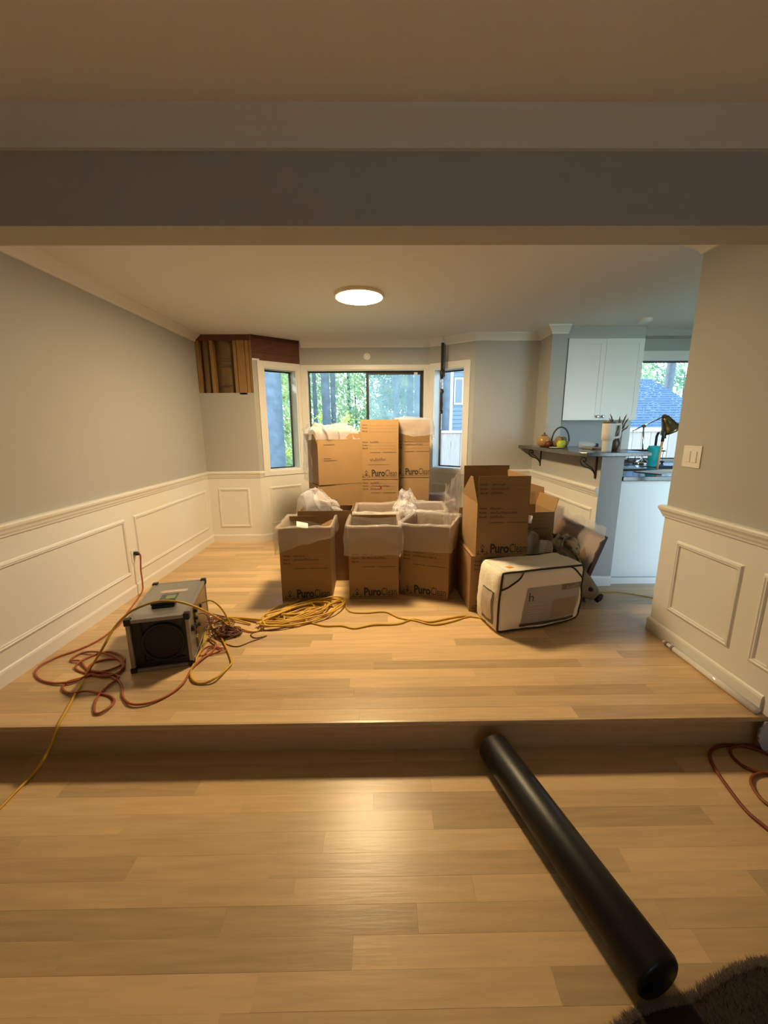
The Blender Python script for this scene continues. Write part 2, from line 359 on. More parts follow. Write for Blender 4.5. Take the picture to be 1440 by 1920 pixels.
# white wainscot skins and picture-frame mouldings
def skin(F, a0, a1, z0, z1, par): MB().fbox(F, a0, a1, -.004, .002, z0, z1).build('wainscot_panel', M_white, par)
skin(FL, .08, YB-1.62, .0, .815, w_left); skin(FBL, 0, .645, 0, .815, w_bl); skin(FAL, 0, LA, 0, .83, w_al); skin(FBB, 0, LB, 0, .83, w_bb); skin(FAR, 0, LA, 0, .83, w_ar); skin(FBR, 0, .75, 0, .815, w_br)
FPO = ((1.88, YB), (0, -1), (1, 0)); skin(FPO, 0, YB-3.33, 0, .815, w_pony)
FRW = ((XR, 2.54), (0, -1), (1, 0)); skin(FRW, 0, .88, 0, .815, w_right); skin(((2.03, 2.54), (-1, 0), (0, -1)), 0, .13, 0, .815, w_right)
PPROF = [(0, 0), (.006, .003), (.010, .011), (.018, .013), (.024, .009), (.030, .010), (.034, 0)]
def pframe(F, a0, a1, z0, z1, par, wd=1.0):
    o, u, n = F; mb = MB(); m = len(PPROF)
    C = [(a0, z0, 1, 1), (a1, z0, -1, 1), (a1, z1, -1, -1), (a0, z1, 1, -1)]; base = len(mb.v)
    for a, z, sa, sz in C:
        for t, h in PPROF:
            aa = a+sa*t*wd; zz = z+sz*t*wd; mb.v.append((o[0]+u[0]*aa-n[0]*(h+.004), o[1]+u[1]*aa-n[1]*(h+.004), zz))
    for i in range(4):
        j = (i+1) % 4
        for k in range(m-1): mb.f.append((i*m+k, i*m+k+1, j*m+k+1, j*m+k))
    return mb.build('panel_moulding', M_white, par)
pframe(FL, .10, 3.20-1.62, .19, .68, w_left); pframe(FL, 3.32-1.62, 4.76-1.62, .19, .68, w_left)
pframe(FBL, .115, .51, .187, .69, w_bl)
pframe(FAL, .11, LA-.06, .20, .69, w_al); pframe(FAR, .06, LA-.11, .20, .69, w_ar); pframe(FBB, .10, LB-.10, .2, .69, w_bb); pframe(FBR, .12, .64, .19, .69, w_br)
pframe(FPO, .14, 1.475, .19, .70, w_pony); pframe(FRW, .14, .615, .213, .692, w_right); pframe(FRW, .72, .86, .213, .692, w_right)

# opened wall: studs, plate, insulation, header
F = FBL
MB().fbox(F, -.01, .70, .092, .10, 1.80, CE+.02).build('insulation_backing', mat('dark_cavity', (.10, .055, .025), .9), w_bl)
MB().fbox(F, 0, .66, .005, .09, 2.40, CE-.001).build('top_plate', M_dkwood, w_bl)
for a0, a1, d in ((.004, .042, .006), (.165, .203, .004), (.432, .470, .008), (.478, .566, .0), (.572, .612, .005), (.617, .65, .010)):
    MB().fbox(F, a0, a1, d, .088, 1.80, 2.40).build('wall_stud', M_stud, w_bl)
for a0, a1 in ((.045, .162), (.206, .430)):
    def bf(i, j, a0=a0, a1=a1):
        a = a0+(a1-a0)*i/10; z = 1.80+.60*j/14; e = min(i, 10-i)/5
        d = .075-.045*min(1, e*1.6)+.012*noise.noise(Vector((a*9, z*7, 3)))
        return (F[0][0]+F[1][0]*a+F[2][0]*d, F[0][1]+F[1][1]*a+F[2][1]*d, z)
    MB().grid(11, 15, bf).build('insulation_batt', M_kraft, w_bl, smooth=True)
mb = MB()
for zz, a0, a1 in ((2.20, .275, .39), (2.175, .27, .40), (2.13, .29, .415), (2.11, .27, .42), (1.90, .24, .40), (1.885, .24, .36)):
    mb.fbox(F, a0, a1, .0255, .027, zz, zz+.008)
mb.build('faded_print_lines', M_ink2, w_bl)
MB().fbox(FAL, .0, LA-.003, -.004, .003, 2.192, CE-.001).build('header_board', M_dkwood, w_al)
MB().fbox(FAL, .0, LA-.006, -.006, .003, 2.275, 2.281).fbox(FAL, .0, LA-.006, -.007, .003, 2.43, CE-.001).build('header_joint', mat('darker_header_edge', (.075, .026, .015), .8), w_al)
MB().fbox(FAL, .0, .085, -.012, .0, 2.185, 2.205).build('torn_drywall', M_white, w_al)

# ------------------------------------------------------------ windows
def window(name, F, a0, a1, z0, z1, label, split=None, casing=(.075, .06, .065), dp=0):
    # casing proud of the wall, white jambs, dark frame and pane set 0.09 back
    cl, crr, ct = casing; mb = MB()
    mb.fbox(F, a0-cl, a0, -.016, 0, z0-.06, z1+ct).fbox(F, a1, a1+crr, -.016, 0, z0-.06, z1+ct).fbox(F, a0-.001, a1+.001, -.0155, 0, z1, z1+ct).fbox(F, a0-.001, a1+.001, -.0155, 0, z0-.06, z0)
    W = mb.build(name, M_white, None, bev=.003); W['kind'] = 'structure'; W['label'] = label; W['category'] = 'window'
    mb = MB(); j = .012
    mb.fbox(F, a0, a0+j, -.003, dp+.115, z0, z1).fbox(F, a1-j, a1, -.003, dp+.115, z0, z1).fbox(F, a0+j, a1-j, -.003, dp+.115, z1-j, z1).fbox(F, a0+j, a1-j, -.003, dp+.115, z0, z0+j)
    mb.build('window_jamb', M_vinyl, W)
    b = .014; x0, x1, q0, q1 = a0+j, a1-j, z0+j, z1-j
    mb = MB(); mb.fbox(F, x0, x0+b, dp+.085, dp+.112, q0, q1).fbox(F, x1-b, x1, dp+.085, dp+.112, q0, q1).fbox(F, x0+b, x1-b, dp+.085, dp+.112, q1-b, q1).fbox(F, x0+b, x1-b, dp+.085, dp+.112, q0, q0+b)
    mb.build('window_frame', M_frame, W)
    if split is None:
        MB().fbox(F, x0+b, x1-b, dp+.097, dp+.101, q0+b, q1-b).build('window_pane', M_glass, W)
    else:
        MB().fbox(F, x0+b, split, .099, .103, q0+b, q1-b).build('window_pane', M_glass, W)
        s = MB(); t = .026
        s.fbox(F, split-.012, split+.022, .076, .098, q0+b, q1-b).fbox(F, x1-b-t, x1-b, .076, .098, q0+b, q1-b).fbox(F, split+.022, x1-b-t, .076, .098, q1-b-t, q1-b).fbox(F, split+.022, x1-b-t, .076, .098, q0+b, q0+b+t)
        s.build('sliding_sash', M_frame, W)
        MB().fbox(F, split+.022, x1-b-t, .083, .087, q0+b+t, q1-b-t).build('window_pane', M_glass, W)
        MB().fbox(F, split+.022, x1-b-t, .106, .108, q0+b+t, q1-b-t).build('window_screen', M_screen, W)
        MB().fbox(F, x1-.12, x1-.075, .068, .076, q1-.045, q1-.015).build('sash_latch', M_vinyl, W)
    return W
window('window_1', FAL, .13, LA-.055, WZ0, WZ1, 'narrow left side window of the bay, a big trunk behind it', casing=(.075, .05, .07), dp=.07)
window('window_2', FBB, .075, 1.636-.062, WZ0, 2.125, 'wide sliding window in the middle of the bay with trees behind', split=.838, casing=(.07, .058, .055))
window('window_3', FAR, .055, LA-.13, WZ0, WZ1, 'narrow right side window of the bay with fence and siding behind', casing=(.05, .075, .07), dp=.08)
window('window_4', FKB, .99, 1.90, .99, 2.175, 'kitchen window behind the brass desk lamp', casing=(.09, .08, .09))
W5 = window('added_window_5', ((2.6, -2.6), (-1, 0), (0, -1)), 1.5, 2.05, 1.1, 1.65, 'unseen window added in the rear wall to let faint daylight into the near room', casing=(.07, .07, .07))  # out of view, added and sized for faint daylight in the near room
# unseen kitchen glass door, added to throw daylight on the cabinet end
D = struct('added_door_1', MB().fbox(FKR, .12, .18, .0, .05, .02, 2.16).fbox(FKR, 1.84, 1.90, .0, .05, .02, 2.16).fbox(FKR, .18, 1.84, .0, .05, 2.10, 2.16).fbox(FKR, .18, 1.84, .0, .05, .02, .09).fbox(FKR, .98, 1.04, .0, .05, .09, 2.10), M_vinyl, 'white framed glass door in the hidden kitchen wall', 'door')
MB().fbox(FKR, .18, .98, .02, .026, .09, 2.10).fbox(FKR, 1.04, 1.84, .02, .026, .09, 2.10).build('door_pane', M_glass, D)
#PART2

# ------------------------------------------------------------ fixtures
L0 = thing('ceiling_lamp', 'round flush ceiling lamp glowing warm white', 'lamp', (-.155, 3.515, CE))
MB().lathe([(.205, -.001), (.205, -.020), (.198, -.024), (.190, -.024), (.190, -.001)], 48).build('rim', mat('lamp_rim', (.85, .78, .6), .5), L0, smooth=False)
MB().lathe([(.189, -.012), (.189, -.0215), (.12, -.0235), (.04, -.024)], 48).build('diffuser', emit('lamp_glow', LAMPC, LAMP), L0)
t = thing('wall_sensor', 'small round white sensor above the middle window', 'sensor', (-.146, YBAY-.001, 2.276)); t.rotation_euler = (PI/2, 0, 0)
MB().lathe([(.044, 0), (.044, .012), (.038, .02), (.02, .023)], 28).build('housing', M_white, t); MB().lathe([(.012, .022), (.010, .028)], 16).build('lens', M_vinyl, t)
t = thing('smoke_alarm', 'round white smoke alarm on the kitchen ceiling', 'smoke alarm', (2.70, 4.275, CE))
MB().lathe([(.065, 0), (.065, -.012), (.055, -.034), (.02, -.038)], 28).build('housing', M_white, t); MB().lathe([(.030, -.030), (.028, -.041)], 20).build('grille', M_vinyl, t)
# switch plate on the right wall, outlet on the left wall
t = thing('switch_plate', 'wide white switch plate with two rockers on the right wall', 'switch', (XR, 2.392, 1.22))
MB().box(-.006, 0, -.07, .07, -.066, .066).build('plate', M_white, t, bev=.003)
for yy in (-.025, .025): MB().box(-.010, -.005, yy-.017, yy+.017, -.034, .034).build('rocker', M_white, t, bev=.002)
t = thing('wall_outlet', 'white outlet between the panels of the left wall', 'outlet', (XL, 3.262, .34))
MB().box(.004, .010, -.036, .036, -.058, .058).build('plate', M_white, t, bev=.003)
for zz in (-.02, .02): MB().box(.009, .012, -.016, .016, zz-.014, zz+.014).build('socket', M_vinyl, t, bev=.002)

# ------------------------------------------------------------ cartons
def put(mb, tv, x, z, y):                          # text on a front face (local x, z) at depth y
    v, f = tv; return mb.add([(x+a, y, z+b) for a, b in v], f)
def squig(mb, x0, z0, wd, amp, n, y, seed, wline=.003):
    r = random.Random(seed); pts = []
    for i in range(n*3+1): pts.append((x0+wd*i/(n*3)+r.uniform(-.002, .002), z0+(amp*(r.uniform(.3, 1) if i % 3 == 1 else (r.uniform(-.3, .2) if i % 3 == 2 else 0)))))
    for i in range(len(pts)-1):
        (a, b), (c, d) = pts[i], pts[i+1]; dx, dz = c-a, d-b; l = math.hypot(dx, dz) or 1; nx, nz = -dz/l*wline/2, dx/l*wline/2
        mb.add([(a-nx, y, b-nz), (c-nx, y, d-nz), (c+nx, y, d+nz), (a+nx, y, b+nz)], [(0, 1, 2, 3)])
def hbar(mb, x0, x1, z0, z1, y): mb.add([(x0, y, z0), (x1, y, z0), (x1, y, z1), (x0, y, z1)], [(0, 1, 2, 3)])
PRINT = {}
def print_meshes():
    # wordmark
    def fit(body, x0, x1, bold):
        v, f = text_mb(body, .098, bold); lo = min(q[0] for q in v); hi = max(q[0] for q in v); k = (x1-x0)/(hi-lo); return [(x0+(x-lo)*k, z) for x, z in v], f
    mb = MB(); put(mb, fit('Puro', -.084, .058, .0035), 0, .034, 0); me1 = mb.mesh('wordmark'); me1.materials.append(M_ink)
    mb = MB(); put(mb, fit('Clean', .062, .186, .0002), 0, .034, 0); hbar(mb, -.08, .186, .0215, .0240, 0); me2 = mb.mesh('wordmark'); me2.materials.append(mat('outline_print_ink', (.05, .034, .025), .8))
    # triangle emblem with a small figure and drop
    mb = MB(); T = [(-.186, .022), (-.098, .022), (-.142, .100)]
    for i in range(3):
        a, b = Vector(T[i]), Vector(T[(i+1) % 3]); c = (Vector(T[0])+Vector(T[1])+Vector(T[2]))/3
        for s0, s1 in ((0, .36), (.64, 1)):
            p, q = a.lerp(b, s0), a.lerp(b, s1); ip, iq = p.lerp(c, .17), q.lerp(c, .17)
            mb.add([(p.x, 0, p.y), (q.x, 0, q.y), (iq.x, 0, iq.y), (ip.x, 0, ip.y)], [(0, 1, 2, 3)])
    cx, cz = -.142, .048
    for r0, dz in ((.0075, .012), (.006, -.008)):
        mb.add([(cx+r0*math.cos(k*PI/6), 0, cz+dz+r0*math.sin(k*PI/6)) for k in range(12)], [tuple(range(12))])
    for sx in (-1, 1): mb.add([(cx, 0, cz-.002), (cx+sx*.017, 0, cz+.004), (cx+sx*.013, 0, cz-.008)], [(0, 1, 2)])
    mb.add([(cx-.005, 0, cz+.003), (cx+.005, 0, cz+.003), (cx+.003, 0, cz-.012), (cx-.003, 0, cz-.012)], [(0, 1, 2, 3)])
    me3 = mb.mesh('emblem'); me3.materials.append(M_ink)
    # form with ruled lines
    mb = MB()
    for i, s in enumerate(('Name:', 'Room:', 'Box #:')):
        put(mb, text_mb(s, .021, .0006, 1.0), -.178, .104-.032*i, 0); hbar(mb, -.105, .178, .103-.032*i, .1043-.032*i, 0)
    me4 = mb.mesh('form_print'); me4.materials.append(M_ink2)
    mb = MB()
    for x0, x1 in ((-.085, .01), (.045, .178)): hbar(mb, x0, x1, .008, .0135, 0); hbar(mb, x0-.012, x0-.005, .006, .014, 0)
    me5 = mb.mesh('checkbox_print'); me5.materials.append(M_ink2)
    PRINT.update(puro=me1, clean=me2, emblem=me3, form=me4, check=me5)
print_meshes()
FLAPM = {}
def carton(label, loc, rz, w=.41, d=.46, h=.43, flaps=(0, 0, 0, 0), fh=.195, pr='F', m=None, logo=True, formf=True, flapform=False, seed=0, group='cardboard packing cartons', cut=None, top=True, hand=2, handflap=0):
    """flaps: front, back, left, right angle from upright outward (degrees); None = folded shut"""
    m = m or M_card; t = thing('cardboard_box', label, 'box', loc, rz, None); T = .005
    mb = MB(); mb.box(-w/2, w/2, -d/2, -d/2+T, 0, h).box(-w/2, w/2, d/2-T, d/2, 0, h).box(-w/2, -w/2+T, -d/2+T, d/2-T, 0, h).box(w/2-T, w/2, -d/2+T, d/2-T, 0, h).box(-w/2+T, w/2-T, -d/2+T, d/2-T, 0, T)
    mb.build('carton_body', m, t)
    for k, a in enumerate(flaps):
        if a is None:
            continue
        ln = w if k < 2 else d; ln -= .004; hh = fh if not isinstance(fh, (list, tuple)) else fh[k]
        prof = [(-ln/2, 0), (ln/2, 0), (ln/2, hh), (-ln/2, hh)]
        if cut and k == cut[0]: prof = [(-ln/2, 0), (ln/2, 0)] + [(ln/2-ln*x, hh*z) for x, z in cut[1]]
        mbf = MB(); n = len(prof); mbf.add([(x, 0, z) for x, z in prof]+[(x, T*.8, z) for x, z in prof], [tuple(range(n)), tuple(range(2*n-1, n-1, -1))]+[(i, (i+1) % n, n+(i+1) % n, n+i) for i in range(n)])
        f = mbf.build('flap', m, t)
        o = [(0, -d/2), (0, d/2), (-w/2, 0), (w/2, 0)][k]; rot = [0, PI, -PI/2, PI/2][k]
        f.matrix_local = Matrix.Translation((o[0], o[1], h)) @ Matrix.Rotation(rot, 4, 'Z') @ Matrix.Rotation(math.radians(a), 4, 'X')
        if flapform and k == 0:
            p = link('form_print', PRINT['form'], f); p.location = (0, -.0012, .03)
            if handflap:
                mh = MB()
                for q in range(handflap): squig(mh, -.095, .137-.032*q, [.10, .13, .09][q % 3], .016, 8, -.0014, seed*7+q)
                mh.build('handwriting', M_pen, f)
    if all(f is None for f in flaps) and top:
        MB().box(-w/2, w/2, -d/2, -.001, h-.004, h).build('flap', m, t); MB().box(-w/2, w/2, .001, d/2, h-.004, h).build('flap', m, t)
    y = -d/2-.0015
    if logo:
        for k in ('puro', 'clean', 'emblem'): p = link(PRINT[k].name, PRINT[k], t); p.location = (0, y, 0)
    if formf:
        p = link('form_print', PRINT['form'], t); p.location = (0, y, h-.147)
        p = link('checkbox_print', PRINT['check'], t); p.location = (0, y, h-.155)
        if hand:
            mh = MB()
            for q in range(hand): squig(mh, -.095, h-.042-.032*q, [.09, .20, .10][q % 3], .018, [7, 14, 7][q % 3], y-.0003, seed*5+q)
            mh.build('handwriting', M_pen, t)
    return t
def liner(label, loc, rz, w, d, ztop, drop, seed, depth=.22, m=None, sag=(0, 0, 0, 0), puff=.012, group=None, tall=None):
    """a bag lining the box: skirt outside, over the rim, down inside. drop(u)->hem length at perimeter position u in 0..4 (front, right, back, left)"""
    m = m or M_film; ws, ds = w/2+.006, d/2+.006; NP = 96; r = random.Random(seed)
    def per(u, o):
        k = int(u) % 4; f = u-int(u); W, D = ws+o, ds+o
        return [(-W+2*W*f, -D), (W, -D+2*D*f), (W-2*W*f, D), (-W, D-2*D*f)][k], [(0, -1), (1, 0), (0, 1), (-1, 0)][k]
    prof = [('o', 1.0), ('o', .85), ('o', .65), ('o', .45), ('o', .25), ('o', .1), ('r', 0), ('r', 1), ('i', .1), ('i', .3), ('i', .6), ('i', 1.)]
    def fn(i, j):
        u = 4*i/NP; kd, v = prof[j]; k = int(u) % 4; f = u-int(u)
        sg = sag[k]*(1-(2*f-1)**2)
        zr = ztop+.020*noise.noise(Vector((u*1.9, seed*3.1, .5)))+.010*noise.noise(Vector((u*6, seed, 2)))-sg
        if tall: zr += tall(u)
        nz = noise.noise(Vector((u*2.2, j*.55, seed*1.7))); nz2 = noise.noise(Vector((u*6.5+j*.3, j*.8, seed*2.3+5)))
        if kd == 'o':
            o = .004+puff*(1.0+.9*nz+.5*nz2)*min(1, v*3); z = zr-drop(u)*v+.006*nz2*v
        elif kd == 'r': o = .004 if v == 0 else -.014; z = zr+(.004 if v else .002)
        else: o = -.022-.018*v-.012*(1+nz)*v; z = zr-depth*v
        o = max(o, -.09) if kd != 'o' else max(o, .002)
        p, _ = per(u, o); return (p[0], p[1], z)
    o = MB().grid(NP, len(prof), fn, cu=True).build('plastic_liner', m, None, smooth=True)
    o.location = loc; o.rotation_euler = (0, 0, rz); return tag(o, label, 'plastic liner', group)
def crumple(name, label, cat, c, sx, sy, h, seed, m, n=44, rz=0, edge=1.5, amp=.5, freq=9, tilt=0):
    def fn(i, j):
        x, y = 2*i/(n-1)-1, 2*j/(n-1)-1; e = max(0, 1-max(abs(x), abs(y))**edge)
        q = Vector((x*sx*freq+seed, y*sy*freq, seed*.7)); q = q+.6*Vector((noise.noise(q*.8), noise.noise(q*.8+Vector((5, 5, 5))), 0))
        rg = .62+.55*noise.noise(q)+.25*(1-abs(noise.noise(q*2.1))*2.2); rg2 = noise.noise(q*3.4)
        z = h*(e**.5)*(1-amp+amp*rg)*(1-tilt*x)+h*.08*rg2*e
        wob = Vector((noise.noise(q+Vector((9, 0, 0))), noise.noise(q+Vector((0, 9, 0))), 0))*h*.28
        return (x*sx/2*(1-.12*abs(y))+wob.x, y*sy/2+wob.y, max(.0, z))
    o = MB().grid(n, n, fn).build(name, m, None, smooth=True); o.location = c; o.rotation_euler = (0, 0, rz); return tag(o, label, cat)
def drape(label, p0, p1, z0, z1, seed, m, wob=.03, n=26):
    """an upright hanging sheet from p0 to p1 in plan"""
    a, b = Vector((*p0, 0)), Vector((*p1, 0)); nn = (b-a).cross(Vector((0, 0, 1))).normalized()
    def fn(i, j):
        t, v = i/(n-1), j/(n-1); p = a.lerp(b, t)+nn*(wob*noise.noise(Vector((t*4, v*3, seed)))+wob*.5*noise.noise(Vector((t*11, v*7, seed)))*v)
        p.z = z0+(z1-z0)*v*(1+.18*noise.noise(Vector((t*3, 1, seed)))); return tuple(p)
    o = MB().grid(n, n, fn).build('plastic_bag', m, None, True); return tag(o, label, 'plastic bag')

hf = lambda base, amp=.015, s=0: (lambda u: base+amp*noise.noise(Vector((u*1.5, s, 1))))
# ---- front row (A, B, C)
def rz_of(a, b): return math.atan2(b[1]-a[1], b[0]-a[0])
BW, BD, BH = .41, .46, .43
def place(fl_corner, rz, w=BW, d=BD): return (fl_corner[0]+w/2*math.cos(rz)-d/2*math.sin(rz), fl_corner[1]+w/2*math.sin(rz)+d/2*math.cos(rz))
rzA = .03; a = place((-.812, 3.055), rzA)
carton('open box alone at the left front, plastic hem sagging askew', (*a, 0), rzA, flaps=(1, -3, 3, 2), seed=1)
def dropA(u):
    k = int(u) % 4; f = u-int(u)
    return [.215-.135*f, .085+.05*f, .12, .13+.10*f][k]
liner('clear liner with a slanting hem over the left front box', (*a, 0), rzA, .44, .485, .632, dropA, 1, puff=.010)
rzB = .0; b = place((-.258, 3.085), rzB)
carton('open box in the middle of the front row, plastic hanging over its upper half', (*b, 0), rzB, flaps=(0, -2, 4, 1), seed=2)
liner('wrinkled pale liner over the middle front box', (*b, 0), rzB, .435, .48, .640, hf(.245, .02, 2), 2, puff=.013, depth=.25)
rzC = -.36; c = place((.172, 3.18), rzC)
carton('open box turned slightly aside at the right of the front row', (*c, 0), rzC, flaps=(2, 2, 2, 2), seed=3)
liner('smooth clear liner over the turned box in the front row', (*c, 0), rzC, .43, .475, .640, hf(.225, .015, 3), 3, puff=.008)
# ---- box D behind A and B, tall brown sides
dD = (-.50, 3.68)
carton('dark brown open box standing behind the gap between the two left front boxes', (*dD, 0), 0, w=.50, d=.34, h=.47, flaps=(0, -12, -4, -2), fh=.20, m=M_card2, logo=False, formf=False)
crumple('plastic_bag', 'white plastic bag bunched up over the dark brown box', 'plastic bag', (dD[0]-.06, dD[1]+.04, .58), .40, .24, .26, 4.2, M_film2, rz=-.1, amp=.25, freq=6, tilt=.55)
# ---- second and third rows
e1 = (-.025, 3.80)
carton('open box directly behind the middle front box', (*e1, 0), 0, flaps=(0, 0, 0, 0), formf=False, logo=False)
liner('pale liner over the box directly behind the middle front box', (*e1, 0), 0, .43, .475, .645, hf(.20, .02, 5), 5)
e2 = (.43, 3.88)
carton('open box behind the turned box, loose white plastic on it', (*e2, 0), -.05, flaps=(0, 0, 0, 0), formf=False, logo=False)
liner('bluish liner over the box behind the turned box', (*e2, 0), -.05, .43, .475, .645, hf(.20, .02, 6), 6, m=M_film2)
crumple('plastic_bag', 'white plastic twisted between the lined boxes of the second row', 'plastic bag', (.235, 3.70, .60), .24, .26, .13, 8.1, M_film2, amp=.6, freq=14)
e4 = (.56, 4.40)
carton('open box at the back under the right bay window', (*e4, 0), .08, w=.46, d=.41, flaps=(0, 0, 0, 0), formf=False, logo=False, m=M_card2)
liner('crumpled bluish liner over the box at the back under the right bay window', (*e4, 0), .08, .48, .43, .645, hf(.14, .04, 8), 8, m=M_film2, sag=(.03, .02, 0, .04))
crumple('plastic_bag', 'small tuft of clear plastic in front of the right tall stack', 'plastic bag', (.28, 4.16, .585), .22, .2, .20, 5.5, M_film2, amp=.7, freq=12)
# ---- tall stack in the middle
mS = (.0, 4.45)
for i, lab in enumerate(('lowest box of the middle tall stack, mostly hidden', 'second box of the middle tall stack with handwriting and a red mark', 'top box of the middle tall stack with its printed flap standing up')):
    z = i*.432
    carton(lab, (mS[0], mS[1], z), .0, flaps=(None,)*4 if i < 2 else (0, 1, -1, 1), w=.405, logo=(i == 2), flapform=(i == 2), handflap=0, hand=3 if i == 1 else 1, seed=20+i)
mk = MB(); squig(mk, -.10, .20, .17, .035, 9, -.2325, 77, .003); hbar(mk, -.12, .10, .155, .158, -.2325)
mk.build('handwriting', M_pen, [o for o in COL.objects if o.get('label', '').startswith('top box of the middle')][0])
rm = MB(); hbar(rm, .005, .02, .33, .352, -.2325); rm.build('red_mark', mat('red_ink', (.25, .02, .02), .6), [o for o in COL.objects if o.get('label', '').startswith('second box of the middle')][0])
# ---- left tall stack (wide side forward, turned)
rl = .38; lS = place((-.645, 4.03), rl, .48, .41)
for i, lab in enumerate(('lowest box of the left tall stack behind the dark brown box', 'second box of the left tall stack, wide side forward', 'top box of the left tall stack with a torn front flap and plastic spilling out')):
    carton(lab, (lS[0]+.006*i, lS[1], i*.415), rl+.02*i, w=.48, d=.41, h=.413, flaps=(None,)*4 if i < 2 else (0, -15, 20, 8), fh=(.105, .13, .11, .12), logo=False, formf=False, cut=(0, [(0, 1), (.28, 1), (.38, .55), (.75, .35), (.97, .5), (1, .5)]), seed=30+i)
mk = MB()
for zz, x0, x1 in ((.405, -.18, -.06), (.265, -.18, -.10), (.245, -.18, -.04)): hbar(mk, x0, x1, zz, zz+.006, -.2065)
for o in [o for o in COL.objects if o.get('label', '').startswith('top box of the left') or o.get('label', '').startswith('second box of the left')]:
    link('printed_lines', PRINT.setdefault('lines', mk.mesh('printed_lines')), o, kind='stuff'); PRINT['lines'].materials.clear(); PRINT['lines'].materials.append(M_ink2)
crumple('plastic_bag', 'billowing clear plastic over the left tall stack in front of the window', 'plastic bag', (lS[0]-.02, lS[1]+.02, 1.29), .60, .46, .17, 2.3, M_film2, rz=.35, amp=.5, n=60, freq=5, edge=3)
drape('sheet of clear plastic hanging down the left side of the left tall stack', (-.70, 4.10), (-.86, 4.48), .84, 1.40, 3.9, M_clear)
# ---- right tall stack
rS = (.37, 4.56)
for i, lab in enumerate(('lowest box of the right tall stack under the window', 'plain second box of the right tall stack', 'top box of the right tall stack, clear plastic over its rim')):
    carton(lab, (rS[0], rS[1], i*.432), .0, w=.36, d=.40, flaps=(None,)*4 if i < 2 else (0, 0, 0, 0), logo=(i == 2), formf=(i == 2), m=M_card, seed=40+i)
def dropR(u): return [.15+.05*math.sin(u*PI), .22, .15, .12][int(u) % 4]+.02*noise.noise(Vector((u*3, 1, 2)))
liner('clear liner hanging over the top box of the right tall stack', (rS[0], rS[1], 0), 0, .385, .42, 1.505, dropR, 9, puff=.02, m=M_clear)
# ---- right front: two stacked, flaps up
rzR = .02; q = place((.690, 2.845), rzR, .40)
carton('closed box under the big open box right of the front row', (*q, 0), rzR+.01, w=.41, h=.445, flaps=(None,)*4, seed=50)
q2 = place((.715, 2.825), rzR, .385)
carton('big open box on top with its flaps standing straight up', (*q2, .447), rzR, w=.385, d=.46, h=.41, flaps=(0, 3, 12, -4), fh=(.20, .235, .20, .20), flapform=True, handflap=3, hand=3, seed=51, cut=(2, [(0, 1), (.15, 1), (1, .12)]))
# ---- behind it: grey-brown box and another
carton('smaller printed box half hidden behind the big open box', (1.27, 3.46, .26), .06, w=.44, d=.36, h=.43, flaps=(None, 20, 40, 15), fh=.12, logo=False, formf=True, hand=1, seed=52)
carton('box carrying the smaller printed box behind the bedding bag', (1.27, 3.46, 0), .06, w=.45, d=.38, h=.258, flaps=(None,)*4, logo=False, formf=False, seed=53)
crumple('paper_wad', 'white tissue paper sticking out of the smaller printed box', 'paper', (1.19, 3.36, .60), .26, .2, .13, 6.6, mat('white_paper', (.75, .73, .70), .8), amp=.5, freq=13)
carton('brown open box furthest back against the half-height wall', (1.42, 4.05, 0), .1, w=.42, d=.42, h=.62, flaps=(None, 10, None, -5), fh=.20, logo=False, formf=False, m=M_card2)
drape('pale plastic sheet standing up left of the big open box', (.57, 3.40), (.71, 3.44), .55, .96, 7.7, M_film2)
carton('open lined box behind the big open box', (.92, 3.62, 0), 0, w=.41, d=.44, flaps=(0, 0, 0, 0), logo=False, formf=False, m=M_card2)
# bits in the left front box
o = MB().box(-.05, .05, -.03, .03, 0, .002).build('paper_scrap', mat('white_paper', (.75, .73, .70), .8)); o.location = (-.66, 3.26, .60); o.rotation_euler = (.7, .3, .4); tag(o, 'black and white paper scrap inside the left front box', 'paper')
o = MB().box(-.06, .06, -.04, .04, 0, .004).build('cardboard_scrap', M_card); o.location = (-.45, 3.28, .585); o.rotation_euler = (.9, -.5, -.3); tag(o, 'tan cardboard scrap inside the left front box', 'cardboard')

# ------------------------------------------------------------ bedding bag
def soft_box(hx, hy, hz, r, seed, bul=.02, wr=.010, squash=None):
    def surf(p, off=0):
        q = Vector((p[0]*hx, p[1]*hy, p[2]*hz)); inner = Vector((max(-hx+r, min(hx-r, q.x)), max(-hy+r, min(hy-r, q.y)), max(-hz+r, min(hz-r, q.z))))
        d = q-inner; nrm = d.normalized() if d.length > 1e-6 else Vector((0, 0, 1)); pos = inner+nrm*r
        b = [(1-p[1]**2)*(1-p[2]**2), (1-p[0]**2)*(1-p[2]**2), (1-p[0]**2)*(1-p[1]**2)]
        ax = max(range(3), key=lambda k: abs(p[k])); f = bul*b[ax]
        if ax == 2 and p[2] > 0: f *= -.5
        if ax == 2 and p[2] < 0: f = 0
        f += wr*noise.noise(Vector((p[0]*2.3+seed, p[1]*2.3, p[2]*2.3)))+wr*.4*noise.noise(Vector((p[0]*6+seed, p[1]*6, p[2]*6)))
        pos = pos+nrm*(f+off)
        if squash: pos = squash(pos)
        pos.z = max(pos.z, -hz+.001); return pos
    return surf
rb = .24; bw, bd, bh = .69, .315, .455
bc = Vector((.795, 2.475, 0)) + Vector((math.cos(rb)*bw/2-math.sin(rb)*bd/2, math.sin(rb)*bw/2+math.cos(rb)*bd/2, 0))
bag = thing('bedding_bag', 'zipped clear bag of cream bedding with black piping and a grey card', 'bedding bag', (bc.x, bc.y, 0), rb)
